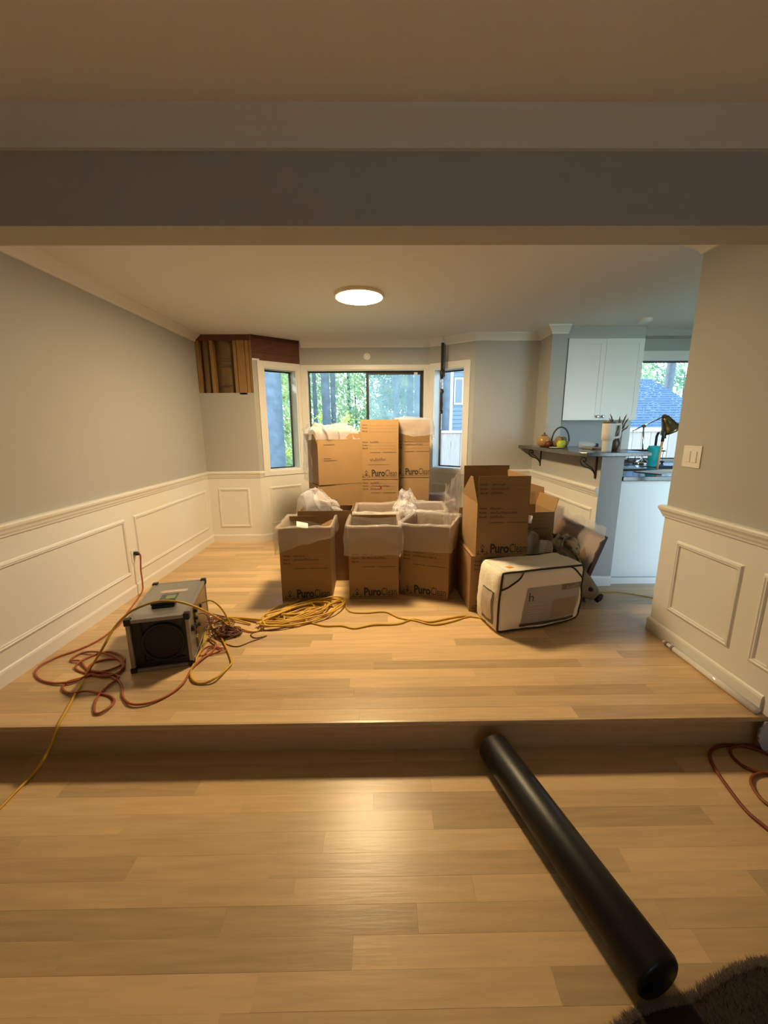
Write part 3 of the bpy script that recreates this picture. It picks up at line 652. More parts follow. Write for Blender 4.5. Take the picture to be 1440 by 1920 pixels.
def sq(p):
    if p.x > 0 and p.z < 0: k = min(1, p.x/(bw/2)); p.z += .045*k*k*(-p.z/(bh/2)); p.x -= .02*k*(-p.z/(bh/2))
    if p.x < 0 and p.z > 0: p.x += .02*(p.z/(bh/2))
    return p
SB = soft_box(bw/2, bd/2, bh/2, .05, 3, squash=sq)
def cube_faces(n):
    for ax in range(3):
        for s in (-1, 1):
            a, b = [k for k in range(3) if k != ax]
            yield ax, s, a, b
def softmesh(S, n=22):
    mb = MB()
    for ax, s, a, b in cube_faces(n):
        def fn(i, j):
            p = [0, 0, 0]; p[ax] = s; p[a] = 2*i/(n-1)-1; p[b] = 2*j/(n-1)-1; v = S(p); return (v.x, v.y, v.z)
        mb.grid(n, n, fn)
    me = mb.mesh('soft'); bm = bmesh.new(); bm.from_mesh(me); bmesh.ops.remove_doubles(bm, verts=bm.verts, dist=.0008); bmesh.ops.recalc_face_normals(bm, faces=bm.faces); bm.to_mesh(me); bm.free(); return me
me = softmesh(SB); me.name = 'cover'; me.materials.append(M_fab); o = link('cover', me, bag, True); o.location = (0, 0, bh/2)
def edge_loop(yy, inset=.0):
    pts = []; e = 1-inset; N = 18
    for (x0, z0, x1, z1) in ((-e, -e, e, -e), (e, -e, e, e), (e, e, -e, e), (-e, e, -e, -e)):
        for k in range(N): t = k/N; pts.append(SB((x0+(x1-x0)*t, yy, z0+(z1-z0)*t), .003))
    return pts
for yy in (-1, 1):
    o = MB().tube(edge_loop(yy), .0075, 8, closed=True).build('piping', M_pipe, bag, True); o.location = (0, 0, bh/2)
for pts in ([(-.52+.02*math.cos(k), -1, 1-.0*k) for k in range(1)]+[(-.52-.05*k/8-.43*(k/8)**1.5, -1, 1-.60*(k/8)**.75) for k in range(1, 9)], [(.62+.38*k/8, -1, 1-.62*(k/8)**1.15) for k in range(9)]):
    o = MB().tube([SB(p, .003) for p in pts], .006, 8).build('piping', M_pipe, bag, True); o.location = (0, 0, bh/2)
def patch(name, x0, x1, z0, z1, m, off, par, n=14, shear=0):
    def fn(i, j):
        z = z0+(z1-z0)*j/(n-1); x = x0+(x1-x0)*i/(n-1)+shear*(z-z0); return SB((x, -1, z), off)
    o = MB().grid(n, n, fn).build(name, m, par, True); o.location = (0, 0, bh/2); return o
ins = patch('insert_card', -.50, .80, -.72, .44, M_card_ins, .003, bag, shear=.08)
for a in ((.40, .88, .26, .43, mat('insert_grey', (.17, .14, .13), .5)), (-.51, .78, -.82, -.725, M_ins_dk), (.20, .78, -.66, -.02, mat('insert_tan', (.33, .24, .18), .5))):
    patch('insert_print', a[0], a[1], a[2], a[3], a[4], .0045, bag)
# the printed h and the small lines of text on the card
mbp = MB(); v, f = text_mb('h', .20, .0, .62); hx = [(x, z) for x, z in v]
mbp.add([tuple(SB((-.38+x*2.2, -1, .02+z*1.9), .0055)) for x, z in hx], f)
o = mbp.build('printed_letter', M_ins_dk, bag); o.location = (0, 0, bh/2)
mbl = MB()
for z, x0, x1 in ((-.10, -.36, -.04), (-.24, -.36, -.04), (-.31, -.37, -.10), (-.38, -.37, -.02), (-.46, -.38, -.08), (-.53, -.38, -.05)):
    mbl.add([tuple(SB((x, -1, zz), .0055)) for x, zz in ((x0, z), (x1, z), (x1, z+.016), (x0, z+.016))], [(0, 1, 2, 3)])
for z in (.30, .34, .38):
    mbl.add([tuple(SB((x, -1, zz), .0058)) for x, zz in ((.52, z), (.83, z), (.83, z+.010), (.52, z+.010))], [(0, 1, 2, 3)])
o = mbl.build('printed_lines', mat('pale_print', (.50, .45, .42), .6), bag, kind='stuff'); o.location = (0, 0, bh/2)
def sidefn(i, j): return SB((-1, -.72+.95*i/11, -.75+1.05*j/11), .003)
o = MB().grid(12, 12, sidefn).build('side_card', mat('side_card_dark', (.13, .105, .08), .5), bag, True); o.location = (0, 0, bh/2)
def sidefn2(i, j): return SB((-1, -.60+.80*i/11, -.62+.88*j/11), .0045)
o = MB().grid(12, 12, sidefn2).build('side_window', mat('side_card_pale', (.52, .45, .37), .4), bag, True); o.location = (0, 0, bh/2)
def stf(i, j): return SB((-.76+.14*i/7, -.55+.26*j/7, 1), .003)
o = MB().grid(8, 8, stf).build('orange_sticker', mat('sticker_orange', (.85, .33, .04), .5), bag, True); o.location = (0, 0, bh/2)
def vnf(i, j): return SB((-.99+.12*i/9, -.8+1.5*j/9, 1), .002+.004*noise.noise(Vector((i*.9, j*.9, 4))))
o = MB().grid(10, 10, vnf).build('clear_vinyl_strip', film('clear_vinyl', (.9, .9, .9), .5, .08, .1), bag, True); o.location = (0, 0, bh/2)

# ------------------------------------------------------------ air scrubber
rm_ = .246; mw, md, mh = .335, .58, .335
mach = thing('air_scrubber', 'aluminium cased air scrubber with black corners and a round front grille', 'air scrubber', (-1.368, 2.405, 0), rm_)
hw, hd = mw/2, md/2; e = .022
mb = MB().box(-hw+.012, hw-.012, -hd+.035, hd-.012, .012, mh-.006); mb.build('case', M_alu, mach)
mb = MB()
for sx in (-1, 1):
    for z in (.0, mh-e): mb.box(sx*hw-(e if sx > 0 else 0), sx*hw+(0 if sx > 0 else e), -hd, hd, z, z+e)
    for yy in (-hd, hd-e): mb.box(sx*hw-(e if sx > 0 else 0), sx*hw+(0 if sx > 0 else e), yy, yy+e, e, mh-e)
for z in (.0, mh-e):
    for yy in (-hd, hd-e): mb.box(-hw+e, hw-e, yy, yy+e, z, z+e)
mb.build('case_edges', mat('aluminium_edge', (.36, .35, .34), .4, metal=.7), mach, bev=.003, kind='stuff')
for sx in (-1, 1):
    for sy in (-1, 1):
        for z in (0, mh):
            c = 1 if z else -1; x0 = sx*(hw-.030); x1 = sx*(hw+.006); y0 = sy*(hd-.034); y1 = sy*(hd+.006); z0 = z-c*.034; z1 = z+c*(.008 if c > 0 else 0.0)
            MB().box(min(x0, x1), max(x0, x1), min(y0, y1), max(y0, y1), min(z0, z1), max(z0, z1)).build('corner_cap', M_blk, mach, bev=.006)
fy = -hd+.030
MB().box(-hw+e, hw-e, fy, fy+.006, e, mh-e).build('front_panel', mat('dark_front_panel', (.045, .043, .042), .55), mach)
MB().box(-hw+e, -hw+e+.052, fy-.012, fy-.001, e, mh-e).build('front_strip', M_blk, mach); MB().box(hw-e-.024, hw-e, fy-.012, fy-.001, e, mh-e).build('front_strip', M_blk, mach)
MB().box(-hw+e+.053, hw-e-.025, fy-.010, fy-.001, e, e+.035).build('front_strip', M_blk, mach)
gc = (.012, fy, .165); ring = [(gc[0]+.113*math.cos(2*PI*k/40), fy-.008, gc[2]+.113*math.sin(2*PI*k/40)) for k in range(40)]
MB().tube(ring, .010, 8, closed=True).build('grille_ring', M_blk, mach, True)
mb = MB(); s = .0125; rr = .104                    # honeycomb guard, each cell a six-sided rim
for i in range(-10, 11):
    for j in range(-10, 11):
        cx = (i+.5*(j % 2))*s; cz = j*s*.866
        if math.hypot(cx, cz) < rr:
            P = [(gc[0]+cx+q*math.cos(PI/6+k*PI/3), y, gc[2]+cz+q*math.sin(PI/6+k*PI/3)) for q in (s*.577, s*.40) for y in (fy-.007,) for k in range(6)]
            mb.add(P, [(k, (k+1) % 6, 6+(k+1) % 6, 6+k) for k in range(6)])
mb.build('honeycomb_guard', mat('guard_brown_black', (.05, .036, .03), .5), mach, kind='stuff')
MB().lathe([(.104, 0), (.104, .002)], 32).build('guard_backing', mat('guard_void', (.006, .006, .006), .8), mach).matrix_local = Matrix.Translation((gc[0], fy-.0005, gc[2])) @ Matrix.Rotation(PI/2, 4, 'X')
MB().box(-hw+e, hw-e, -hd+e, hd-e, mh-.007, mh-.001).build('top_panel', M_alu, mach)
zt = mh-.001
lab = MB().box(-.075, .085, .085, .125, zt, zt+.002).build('label_plate', mat('label_white', (.75, .70, .66), .4), mach)
MB().box(-.075, .085, .093, .100, zt+.002, zt+.0026).build('label_stripe', mat('label_orange', (.60, .20, .08), .5), lab); MB().box(-.075, .085, .109, .115, zt+.002, zt+.0026).build('label_stripe', mat('label_brown', (.35, .14, .07), .5), lab)
MB().box(-.055, .045, -.055, .060, zt, zt+.003).build('control_panel', mat('control_teal', (.05, .075, .075), .2), mach)
MB().box(-.02, .035, -.03, .03, zt+.003, zt+.005).build('display_window', mat('display_green', (.20, .25, .17), .2), mach)
MB().box(-.065, .065, -.155, -.105, zt, zt+.016).box(-.07, .07, -.150, -.125, zt+.016, zt+.032).build('carry_handle', M_blk, mach, bev=.005)
MB().box(-.052, -.022, -.104, -.080, zt, zt+.02).build('handle_mount', M_blk, mach, bev=.004); MB().box(.022, .052, -.104, -.080, zt, zt+.02).build('handle_mount', M_blk, mach, bev=.004)
MB().box(hw-.011, hw-.003, -hd+.18, hd-.03, .03, mh-.03).build('side_plate', mat('side_plate_reflect_tan', (.26, .18, .08), .35, metal=.6), mach)  # brownish reflection painted in as the tan of the plate
for (yy, z, r) in ((-.10, .27, .014), (-.10, .22, .014), (-.13, .18, .018), (-.20, .20, .020), (-.15, .12, .012), (-.05, .15, .014), (.04, .24, .016)):
    o = MB().lathe([(r, 0), (r, .016), (r*.7, .022)], 14).build('side_knob', M_blk if r > .013 else M_chrome, mach); o.matrix_local = Matrix.Translation((hw-.012, yy, z)) @ Matrix.Rotation(PI/2, 4, 'Y')

# ------------------------------------------------------------ cords
def cord(name, label, cat, pts, r, m, n=6, seg=7):
    o = MB().tube(crom(pts, n), r, seg).build(name, m, None, True); return tag(o, label, cat)
def P(z, *px): return [fl(x, y, z) for x, y in px]
def lay(px, r, seed, lift=.022, base=0):          # a cord lying on itself: heights wander a little
    out = []
    for i, (x, y) in enumerate(px):
        h = r+lift*max(0, noise.noise(Vector((i*.73, seed, 0)))+.1); out.append(fl(x, y, base+h))
    return out
ro = .0062
pl = Vector((XL+.014, 3.262, .362))
orange = [pl+Vector((.03, 0, 0)), pl+Vector((.050, -.004, -.02)), Vector((XL+.055, 3.25, .22)), Vector((XL+.06, 3.24, .10)), Vector((XL+.07, 3.19, .03))]
orange += lay([(238, 1150), (226, 1168), (208, 1184), (180, 1203), (145, 1219), (105, 1233), (76, 1248), (66, 1262), (76, 1275), (105, 1281), (140, 1277), (172, 1264), (205, 1256), (228, 1246), (232, 1232), (205, 1222), (172, 1230), (148, 1242), (142, 1254), (160, 1262), (195, 1268), (226, 1260), (232, 1244), (212, 1230), (180, 1222), (152, 1225), (132, 1238), (150, 1239), (160, 1252), (180, 1266), (214, 1264), (230, 1252), (222, 1236), (190, 1238), (168, 1248), (172, 1258), (205, 1262), (222, 1270), (205, 1284), (186, 1302), (177, 1322), (180, 1338), (200, 1330), (214, 1316), (208, 1306), (186, 1300), (160, 1296), (132, 1300), (118, 1292), (124, 1280), (150, 1272), (186, 1262), (218, 1274), (229, 1288), (230, 1306), (246, 1320), (280, 1318), (318, 1302), (344, 1280), (360, 1254), (378, 1236), (398, 1222), (404, 1206), (390, 1198)], ro, 2)
oc = cord('extension_cable', 'orange extension cord looped on the floor left of the air scrubber', 'extension cord', orange, ro, M_org)
oc2 = MB().tube([pl+Vector((-.006, 0, 0)), pl+Vector((.02, 0, .0)), pl+Vector((.040, -.002, -.006))], [.016, .019, .010], 12).build('plug', M_blk, oc, True)
ry = .0068
yl = [fl(-25, 1540, ZL+ry), fl(0, 1515, ZL+ry), fl(32, 1482, ZL+ry), fl(58, 1456, ZL+.012), at(81, 1425, 1.585), at(97, 1393, 1.645), fl(109, 1360, .009), fl(130, 1322, .008), fl(150, 1285, .012), fl(166, 1258, .020), at(190, 1220, 2.02), at(215, 1176, 2.10), at(242, 1149, 2.16), at(270, 1135, 2.19), at(300, 1127, 2.20), at(332, 1128, 2.22), at(362, 1136, 2.25), at(392, 1150, 2.32)]
yl += lay([(425, 1168), (455, 1180), (480, 1184)], ry, 3)
A, Bv = fl(500, 1172), fl(632, 1134)
ax = (Bv-A); axn = ax.normalized(); nrm = Vector((-axn.y, axn.x, 0)); rr_ = random.Random(11)
for k in range(10):                               # a long loose hank of uneven turns
    ea, eb = rr_.uniform(-.20, .30), rr_.uniform(.70, 1.12); wd = rr_.uniform(.03, .15); off = rr_.uniform(-.07, .07)
    for a in range(10):
        th = 2*PI*a/10+PI; m_ = (ea+eb)/2+(eb-ea)/2*math.cos(th)
        p = A+ax*m_+nrm*(wd*math.sin(th)+off+rr_.uniform(-.028, .028))+axn*rr_.uniform(-.03, .03); p.z = ry+abs(.006*k)*(0.4+.6*rr_.random())*(1 if k < 6 else .7); yl.append(p)
yl += lay([(575, 1118), (556, 1128), (545, 1150), (600, 1172), (640, 1173), (665, 1178), (700, 1171), (745, 1170), (775, 1161), (805, 1166), (838, 1160), (870, 1155), (898, 1158), (925, 1163)], ry, 5, .004)
yc = cord('extension_cable', 'yellow extension cord draped over the air scrubber and heaped beside it', 'extension cord', yl, ry, M_yel, n=5)
y2 = lay([(640, 1128), (655, 1146), (685, 1149), (722, 1147), (748, 1158), (780, 1164), (812, 1171), (845, 1166), (880, 1156), (905, 1160), (930, 1166)], ry*.9, 8, .003)
y2 = lay([(560, 1160), (600, 1140)], ry, 1)+y2
cord('extension_cable', 'second yellow cord running from the heap under the bedding bag', 'extension cord', y2, ry*.9, M_yel)
y3 = [Vector((-1.18, 2.44, .28)), Vector((-1.12, 2.45, .29)), Vector((-1.06, 2.46, .22)), Vector((-1.02, 2.47, .10))]+lay([(420, 1165), (452, 1160), (500, 1164), (525, 1150)], ry, 9, .02)
cord('power_cable', 'short yellow cord leaving the knobbed side of the air scrubber', 'power cord', y3, ry*.85, M_yel)
y4 = lay([(470, 1170), (430, 1160), (400, 1168), (386, 1185), (380, 1210), (366, 1240), (357, 1262), (364, 1277), (382, 1281), (406, 1270), (428, 1251), (434, 1240), (424, 1214), (410, 1188), (398, 1172), (410, 1160), (440, 1158), (490, 1162)], ry, 12, .03)
cord('extension_cable', 'loop of yellow cord in front of the wire tangle', 'extension cord', y4, ry, M_yel)
def tangle(label, c, sx, sy, sz, n, r, m, seed, tail=()):
    q = random.Random(seed); pts = []
    for i in range(n):
        a = i*2.1+q.uniform(-.5, .5); k = q.uniform(.45, 1)
        pts.append(Vector((c[0]+sx*k*math.cos(a), c[1]+sy*k*math.sin(a), r+sz*q.random()*(1.1-k*.6))))
    return cord('wire_bundle', label, 'wire', pts+list(tail), r, m, n=5, seg=5)
tc_ = fl(428, 1190)
tangle('dark red brown bundle of thin wires tangled right of the air scrubber', tc_, .10, .075, .07, 60, .0032, M_brn, 4, lay([(440, 1212), (470, 1203), (500, 1192), (480, 1196), (470, 1190), (486, 1183), (520, 1180), (560, 1168)], .004, 1, .002))
tangle('looser thin brown wire loops reaching up to the side knobs', fl(405, 1180)+Vector((0, .02, 0)), .13, .13, .15, 30, .0028, M_brn, 9, [Vector((-1.15, 2.42, .2)), Vector((-1.19, 2.40, .22))])
tangle('thin orange wire curled in front of the brown bundle', fl(400, 1222), .09, .09, .01, 14, .003, M_org, 6)
rl_ = lambda px: [Vector((p.x, min(p.y, 1.685), p.z)) for p in lay(px, .007, 4, .01, ZL)]
cord('extension_cable', 'dark red cord coiled on the lower floor at the right end of the step', 'extension cord', rl_([(1470, 1585), (1440, 1555), (1400, 1521), (1366, 1478), (1340, 1440), (1331, 1414), (1345, 1400), (1380, 1396), (1420, 1405), (1460, 1425), (1500, 1440), (1480, 1452), (1430, 1449), (1395, 1437), (1373, 1417), (1372, 1402), (1400, 1396), (1450, 1410)]), .0072, M_red)
cord('extension_cable', 'orange brown cord beside the dark red coil at the frame edge', 'extension cord', rl_([(1500, 1550), (1445, 1512), (1422, 1492), (1408, 1466), (1416, 1453), (1445, 1449), (1490, 1460), (1530, 1490)]), .007, mat('orange_brown_cord', (.26, .085, .025), .5))
cord('power_cable', 'thin yellow cord crossing the kitchen doorway floor', 'power cord', lay([(1085, 1112), (1125, 1110), (1155, 1110), (1180, 1113), (1205, 1117), (1235, 1123), (1262, 1124)], .005, 3, .002), .0045, M_yel)
# white pole along the right baseboard
t = thing('extension_pole', 'white pole with grey collars lying along the right baseboard', 'pole', (1.858, 2.0, .019))
MB().tube([(0, -.315, 0), (0, .24, 0)], .018, 14).build('shaft', mat('gloss_white', (.80, .78, .74), .12, coat=1), t, True)
MB().tube([(0, .24, 0), (0, .255, 0), (0, .30, 0), (0, .335, 0)], [.018, .012, .012, .014], 12).build('tip', mat('gloss_white', (.8, .78, .74), .12), t, True)
for yy in (.245, .30): MB().tube([(0, yy, 0), (0, yy+.018, 0)], .0165, 12).build('collar', mat('grey_plastic', (.22, .22, .24), .4), t, True)
# raw patch at the foot of the right return
bm_ = MB(); pp = [(1.875, -.015), (1.868, -.045), (1.858, -.055), (1.862, -.075), (1.85, -.09), (1.862, -.105), (1.858, -.12), (1.872, -.14), (1.878, -.155), (1.90, -.187), (2.3, -.187), (2.3, -.01)]
nn = len(pp); bm_.add([(x, 1.648, z) for x, z in pp]+[(x, 1.656, z) for x, z in pp], [tuple(range(nn)), tuple(range(2*nn-1, nn-1, -1))]+[(i, (i+1) % nn, nn+(i+1) % nn, nn+i) for i in range(nn)])
bm_.build('torn_drywall', mat('pale_blue_grey_paper', (.50, .54, .62), .7), w_rr)

# ------------------------------------------------------------ foam roller and hide rug on the lower floor
p0, p1 = Vector((.535, 1.635, 0)), Vector((.772, .795, 0)); d = (p1-p0); ln = d.length
t = thing('foam_roller', 'long black foam roller lying against the step', 'foam roller', (p0.x, p0.y, ZL+.0745), math.atan2(d.y, d.x))
rr0 = .074
MB().tube([(0, 0, 0), (.004, 0, 0), (.014, 0, 0), (ln-.014, 0, 0), (ln-.004, 0, 0), (ln, 0, 0)], [rr0-.012, rr0-.005, rr0, rr0, rr0-.005, rr0-.012], 40).build('foam_body', M_blkmat, t, True)
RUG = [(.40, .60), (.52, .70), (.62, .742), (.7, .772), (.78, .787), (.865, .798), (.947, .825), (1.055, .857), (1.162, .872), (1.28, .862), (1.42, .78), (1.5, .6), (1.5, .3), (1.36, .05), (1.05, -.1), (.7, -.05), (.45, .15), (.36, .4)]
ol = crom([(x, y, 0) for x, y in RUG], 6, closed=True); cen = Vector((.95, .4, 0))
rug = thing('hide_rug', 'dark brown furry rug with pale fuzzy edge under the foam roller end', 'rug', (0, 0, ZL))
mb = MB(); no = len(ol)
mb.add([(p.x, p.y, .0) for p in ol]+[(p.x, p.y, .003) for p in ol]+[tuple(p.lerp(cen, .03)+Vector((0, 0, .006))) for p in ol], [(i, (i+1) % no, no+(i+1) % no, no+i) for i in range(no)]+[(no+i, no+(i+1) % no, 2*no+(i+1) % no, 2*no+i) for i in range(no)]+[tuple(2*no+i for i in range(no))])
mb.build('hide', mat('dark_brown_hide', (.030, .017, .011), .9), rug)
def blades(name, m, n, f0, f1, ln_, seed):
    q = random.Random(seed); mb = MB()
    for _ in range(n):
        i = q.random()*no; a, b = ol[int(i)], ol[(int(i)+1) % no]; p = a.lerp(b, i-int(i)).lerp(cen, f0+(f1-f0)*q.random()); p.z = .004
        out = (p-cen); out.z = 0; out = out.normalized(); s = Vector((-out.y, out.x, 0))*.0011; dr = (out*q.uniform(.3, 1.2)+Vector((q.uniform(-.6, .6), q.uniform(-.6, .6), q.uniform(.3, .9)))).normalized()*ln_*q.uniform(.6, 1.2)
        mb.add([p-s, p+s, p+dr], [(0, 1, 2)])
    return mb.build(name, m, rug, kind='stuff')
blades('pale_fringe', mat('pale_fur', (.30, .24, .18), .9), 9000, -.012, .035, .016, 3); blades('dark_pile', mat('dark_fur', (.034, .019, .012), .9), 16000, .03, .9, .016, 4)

# ------------------------------------------------------------ plush toy, jacket, panel in clear plastic by the half wall
def camo():
    m = bpy.data.materials.new('camouflage_cloth'); m.use_nodes = True; N = m.node_tree.nodes; L = m.node_tree.links
    tc = N.new('ShaderNodeTexCoord'); n = N.new('ShaderNodeTexNoise'); n.inputs['Scale'].default_value = 7; n.inputs['Detail'].default_value = 2; cr = N.new('ShaderNodeValToRGB')
    L.new(tc.outputs['Object'], n.inputs['Vector']); L.new(n.outputs['Fac'], cr.inputs[0]); cr.color_ramp.interpolation = 'CONSTANT'
    for i, (p, c) in enumerate([(0, (.05, .048, .045)), (.42, (.17, .145, .10)), (.50, (.34, .29, .20)), (.60, (.10, .09, .07))]):
        e = cr.color_ramp.elements[i] if i < 2 else cr.color_ramp.elements.new(p); e.position = p; e.color = (*c, 1)
    L.new(cr.outputs[0], N['Principled BSDF'].inputs['Base Color']); N['Principled BSDF'].inputs['Roughness'].default_value = .9; return m
M_camo = camo()
crumple('jacket', 'crumpled camouflage jacket heaped behind the bedding bag', 'jacket', (1.47, 3.14, 0), .46, .28, .60, 1.3, M_camo, amp=.35, freq=6, n=56)
crumple('blanket', 'rumpled pale fabric lying behind the top of the bedding bag', 'blanket', (1.18, 3.10, 0), .46, .14, .54, 9.3, mat('pale_fleece', (.42, .38, .32), .9, bump=.3, bscale=50), amp=.15, freq=5, edge=3)
M_plush = mat('beige_plush', (.30, .255, .18), .95, bump=.5, bscale=120)
t = thing('plush_animal', 'beige plush animal with dark nose and eye resting on the floor by the half wall', 'plush toy', (1.590, 3.05, 0))
hd_ = [Vector((-.16, .06, .30)), Vector((-.09, .04, .255)), Vector((.0, .0, .185)), Vector((.06, -.03, .135)), Vector((.11, -.05, .095)), Vector((.150, -.07, .068)), Vector((.168, -.08, .060))]
MB().tube(hd_, [.05, .095, .110, .098, .076, .056, .026], 22).build('head', M_plush, t, True)
MB().tube([Vector((-.13, .10, .24)), Vector((-.12, .16, .17)), Vector((-.10, .22, .10)), Vector((-.08, .27, .07))], [.08, .12, .10, .05], 18).build('body', M_plush, t, True)
MB().tube([Vector((.140, -.115, .030)), Vector((.165, -.11, .052)), Vector((.195, -.095, .075))], [.018, .024, .014], 12).build('nose', M_blk, t, True)
for ee in (Vector((.085, -.122, .135)), Vector((-.075, -.058, .29))): MB().lathe([(.002, -.02), (.016, -.012), (.021, 0), (.016, .012), (.002, .02)], 14, ee).build('eye', M_blk, t, True)
MB().tube([Vector((-.12, .0, .34)), Vector((-.15, -.035, .31)), Vector((-.16, -.06, .25)), Vector((-.14, -.065, .19))], [.02, .042, .048, .018], 12).build('ear', mat('plush_ear', (.20, .165, .115), .95), t, True)
# leaning panel
t = thing('framed_panel', 'flat tan panel with dark edges leaning on the half-height wall inside clear plastic', 'panel', (1.70, 3.42, 0))
def lean(y0, y1, x0, x1, z0, z1, th): # quad leaning from (x0,z0) to (x1,z1)
    dx, dz = x1-x0, z1-z0; l = math.hypot(dx, dz); nx, nz = -dz/l*th, dx/l*th
    return MB().hexa([(x0, y0, z0), (x0, y1, z0), (x1, y1, z1), (x1, y0, z1), (x0+nx, y0, z0+nz), (x0+nx, y1, z0+nz), (x1+nx, y1, z1+nz), (x1+nx, y0, z1+nz)])
lean(-.40, .42, -.06, .115, .002, .53, .025).build('board', mat('tan_board', (.36, .22, .14), .7), t)
def le(y0, y1, s0, s1): 
    f = lambda s: (-.06+.175*s, .002+.528*s); a, b = f(s0), f(s1); return (y0, y1, a[0]-.003, b[0]-.003, a[1]+.001, b[1]+.001, .030)
M_edge = mat('plum_edge', (.085, .055, .06), .5)
for q in ((-.412, -.385, 0.0, 1.02), (.405, .432, 0.0, 1.02), (-.385, .405, .97, 1.02), (-.385, .405, 0.0, .05)): lean(*le(*q)).build('frame_edge', M_edge, t)
def bagf(i, j):
    s = j/21*1.22; y = -.46+.95*i/25; b = .035+.02*noise.noise(Vector((i*.35, j*.35, 2)))+.012*noise.noise(Vector((i*.9, j*.9, 7)))
    z = .52*s+(.06*noise.noise(Vector((i*.25, 1, 3))) if j > 17 else 0); x = -.06+.175*min(s, 1.02)-.05-b+(.03 if s > 1 else 0); return (1.70+x, 3.42+y, max(.004, z))
o = MB().grid(26, 22, bagf).build('plastic_bag', M_clear, None, True); tag(o, 'clear plastic bag wrapped over the leaning tan panel', 'plastic bag')
crumple('plastic_bag', 'blue tinted plastic bunched beside the smaller printed box', 'plastic bag', (1.50, 3.36, .36), .16, .2, .16, 3.3, film('blue_plastic', (.30, .36, .62), .25), amp=.5)

# ------------------------------------------------------------ strap hanging in the right of the bay
tp = fl(832, 630, CE); t = thing('hanging_strap', 'black strap and cord hanging from a ceiling hook by the right bay window', 'strap', (tp.x, tp.y, 0))
MB().tube([(0, 0, CE), (0, 0, CE-.03), (.012, 0, CE-.04)], .003, 6).build('hook', M_chrome, t, True)
MB().tube([(.016*math.cos(k*PI/8), 0, CE-.055+.020*math.sin(k*PI/8)) for k in range(16)], .003, 6, closed=True).build('ring', M_chrome, t, True)
MB().box(-.026, .010, -.005, .005, 2.05, CE-.075).build('strap_band', M_blk, t); MB().box(.014, .025, -.003, .003, 2.00, CE-.09).build('strap_band', M_blk, t)
MB().tube([(-.006, 0, 2.10), (-.010, 0, 2.06), (-.008, 0, 2.02), (-.012, 0, 1.98)], [.016, .028, .025, .014], 10).build('knot', M_blk, t, True)
MB().tube([(-.012+.014*math.cos(k*PI/8), 0, 1.90+.075*math.sin(k*PI/8)) for k in range(16)], .0045, 6, closed=True).build('carabiner', M_chrome, t, True)
MB().tube([(-.010, 0, 1.86), (.004, 0, 1.83), (-.012, 0, 1.80), (-.004, 0, 1.72), (.0, 0, 1.68), (-.008, 0, 1.62), (-.006, 0, 1.60)], [.020, .018, .014, .013, .013, .014, .017], 8).build('cord', M_blk, t, True)
MB().lathe([(.008, .02), (.020, .0), (.016, -.018)], 12, (-.006, 0, 1.588)).build('cord_end', M_blk, t, True)

# ------------------------------------------------------------ kitchen side
o = MB().add([(1.70, 3.36, z) for z in (1.157, 1.19)]+[(1.735, 3.30, z) for z in (1.157, 1.19)]+[(2.28, 3.30, z) for z in (1.157, 1.19)]+[(2.28, 4.538, z) for z in (1.157, 1.19)]+[(1.878, 4.538, z) for z in (1.157, 1.19)]+[(1.878, 4.868, z) for z in (1.157, 1.19)]+[(1.70, 4.868, z) for z in (1.157, 1.19)], [(0, 2, 4, 6, 8, 10, 12), (13, 11, 9, 7, 5, 3, 1)]+[(2*i, 2*((i+1) % 7), 2*((i+1) % 7)+1, 2*i+1) for i in range(7)]).build('bar_top', M_gran, None, bev=.004)
tag(o, 'dark stone bar top on the half-height wall', 'counter')
for i, yy in enumerate((3.40, 4.60)):
    t = thing('shelf_bracket', ['black scrolled iron bracket at the near end of the bar top', 'black scrolled iron bracket at the far end of the bar top'][i], 'bracket', (1.876, yy, 1.156), 0, None)
    MB().box(-.008, .0, -.010, .010, -.195, 0).build('wall_bar', M_iron, t); MB().box(-.150, -.008, -.008, .008, -.008, 0).build('top_bar', M_iron, t)
    sp = [(-.004, 0, -.172), (-.022, 0, -.135), (-.060, 0, -.105), (-.105, 0, -.090), (-.135, 0, -.065), (-.143, 0, -.035), (-.128, 0, -.014), (-.105, 0, -.016), (-.094, 0, -.034), (-.104, 0, -.050), (-.116, 0, -.046), (-.116, 0, -.034)]
    MB().tube(crom(sp, 5), .0055, 7).build('scroll', M_iron, t, True)
    sp = [(-.008, 0, -.150), (-.030, 0, -.112), (-.070, 0, -.082), (-.098, 0, -.062), (-.112, 0, -.040)]
    MB().tube(crom(sp, 5), .0045, 7).build('scroll', M_iron, t, True)
cb = thing('base_cabinet', 'white kitchen cabinet end below the dark lower counter', 'cabinet', (2.42, 4.1, 0))
MB().box(-.335, .335, -.73, .76, .09, .946).build('cabinet_body', M_kit, cb); MB().box(-.325, .335, -.70, .76, .0, .09).build('toe_kick', M_kit, cb)
MB().box(-.335, .335, -.742, -.730, .0, .060).build('plinth', M_kit, cb); MB().box(-.335, .335, -.738, -.730, .10, .94).build('end_panel', M_kit, cb)
cb = thing('base_cabinet', 'white kitchen cabinet run under the far window', 'cabinet', (3.50, 4.56, 0))
MB().box(-.74, .72, -.28, .30, .0, .946).build('cabinet_body', M_kit, cb)
for k in range(3):
    dd = MB().box(-.70+.47*k, -.26+.47*k, -.30, -.28, .10, .92).build('door', M_kit, cb, bev=.004); MB().lathe([(.012, 0), (.014, .012), (.004, .02)], 12, (-.30+.47*k, -.30, .82)).build('knob', M_chrome, dd)
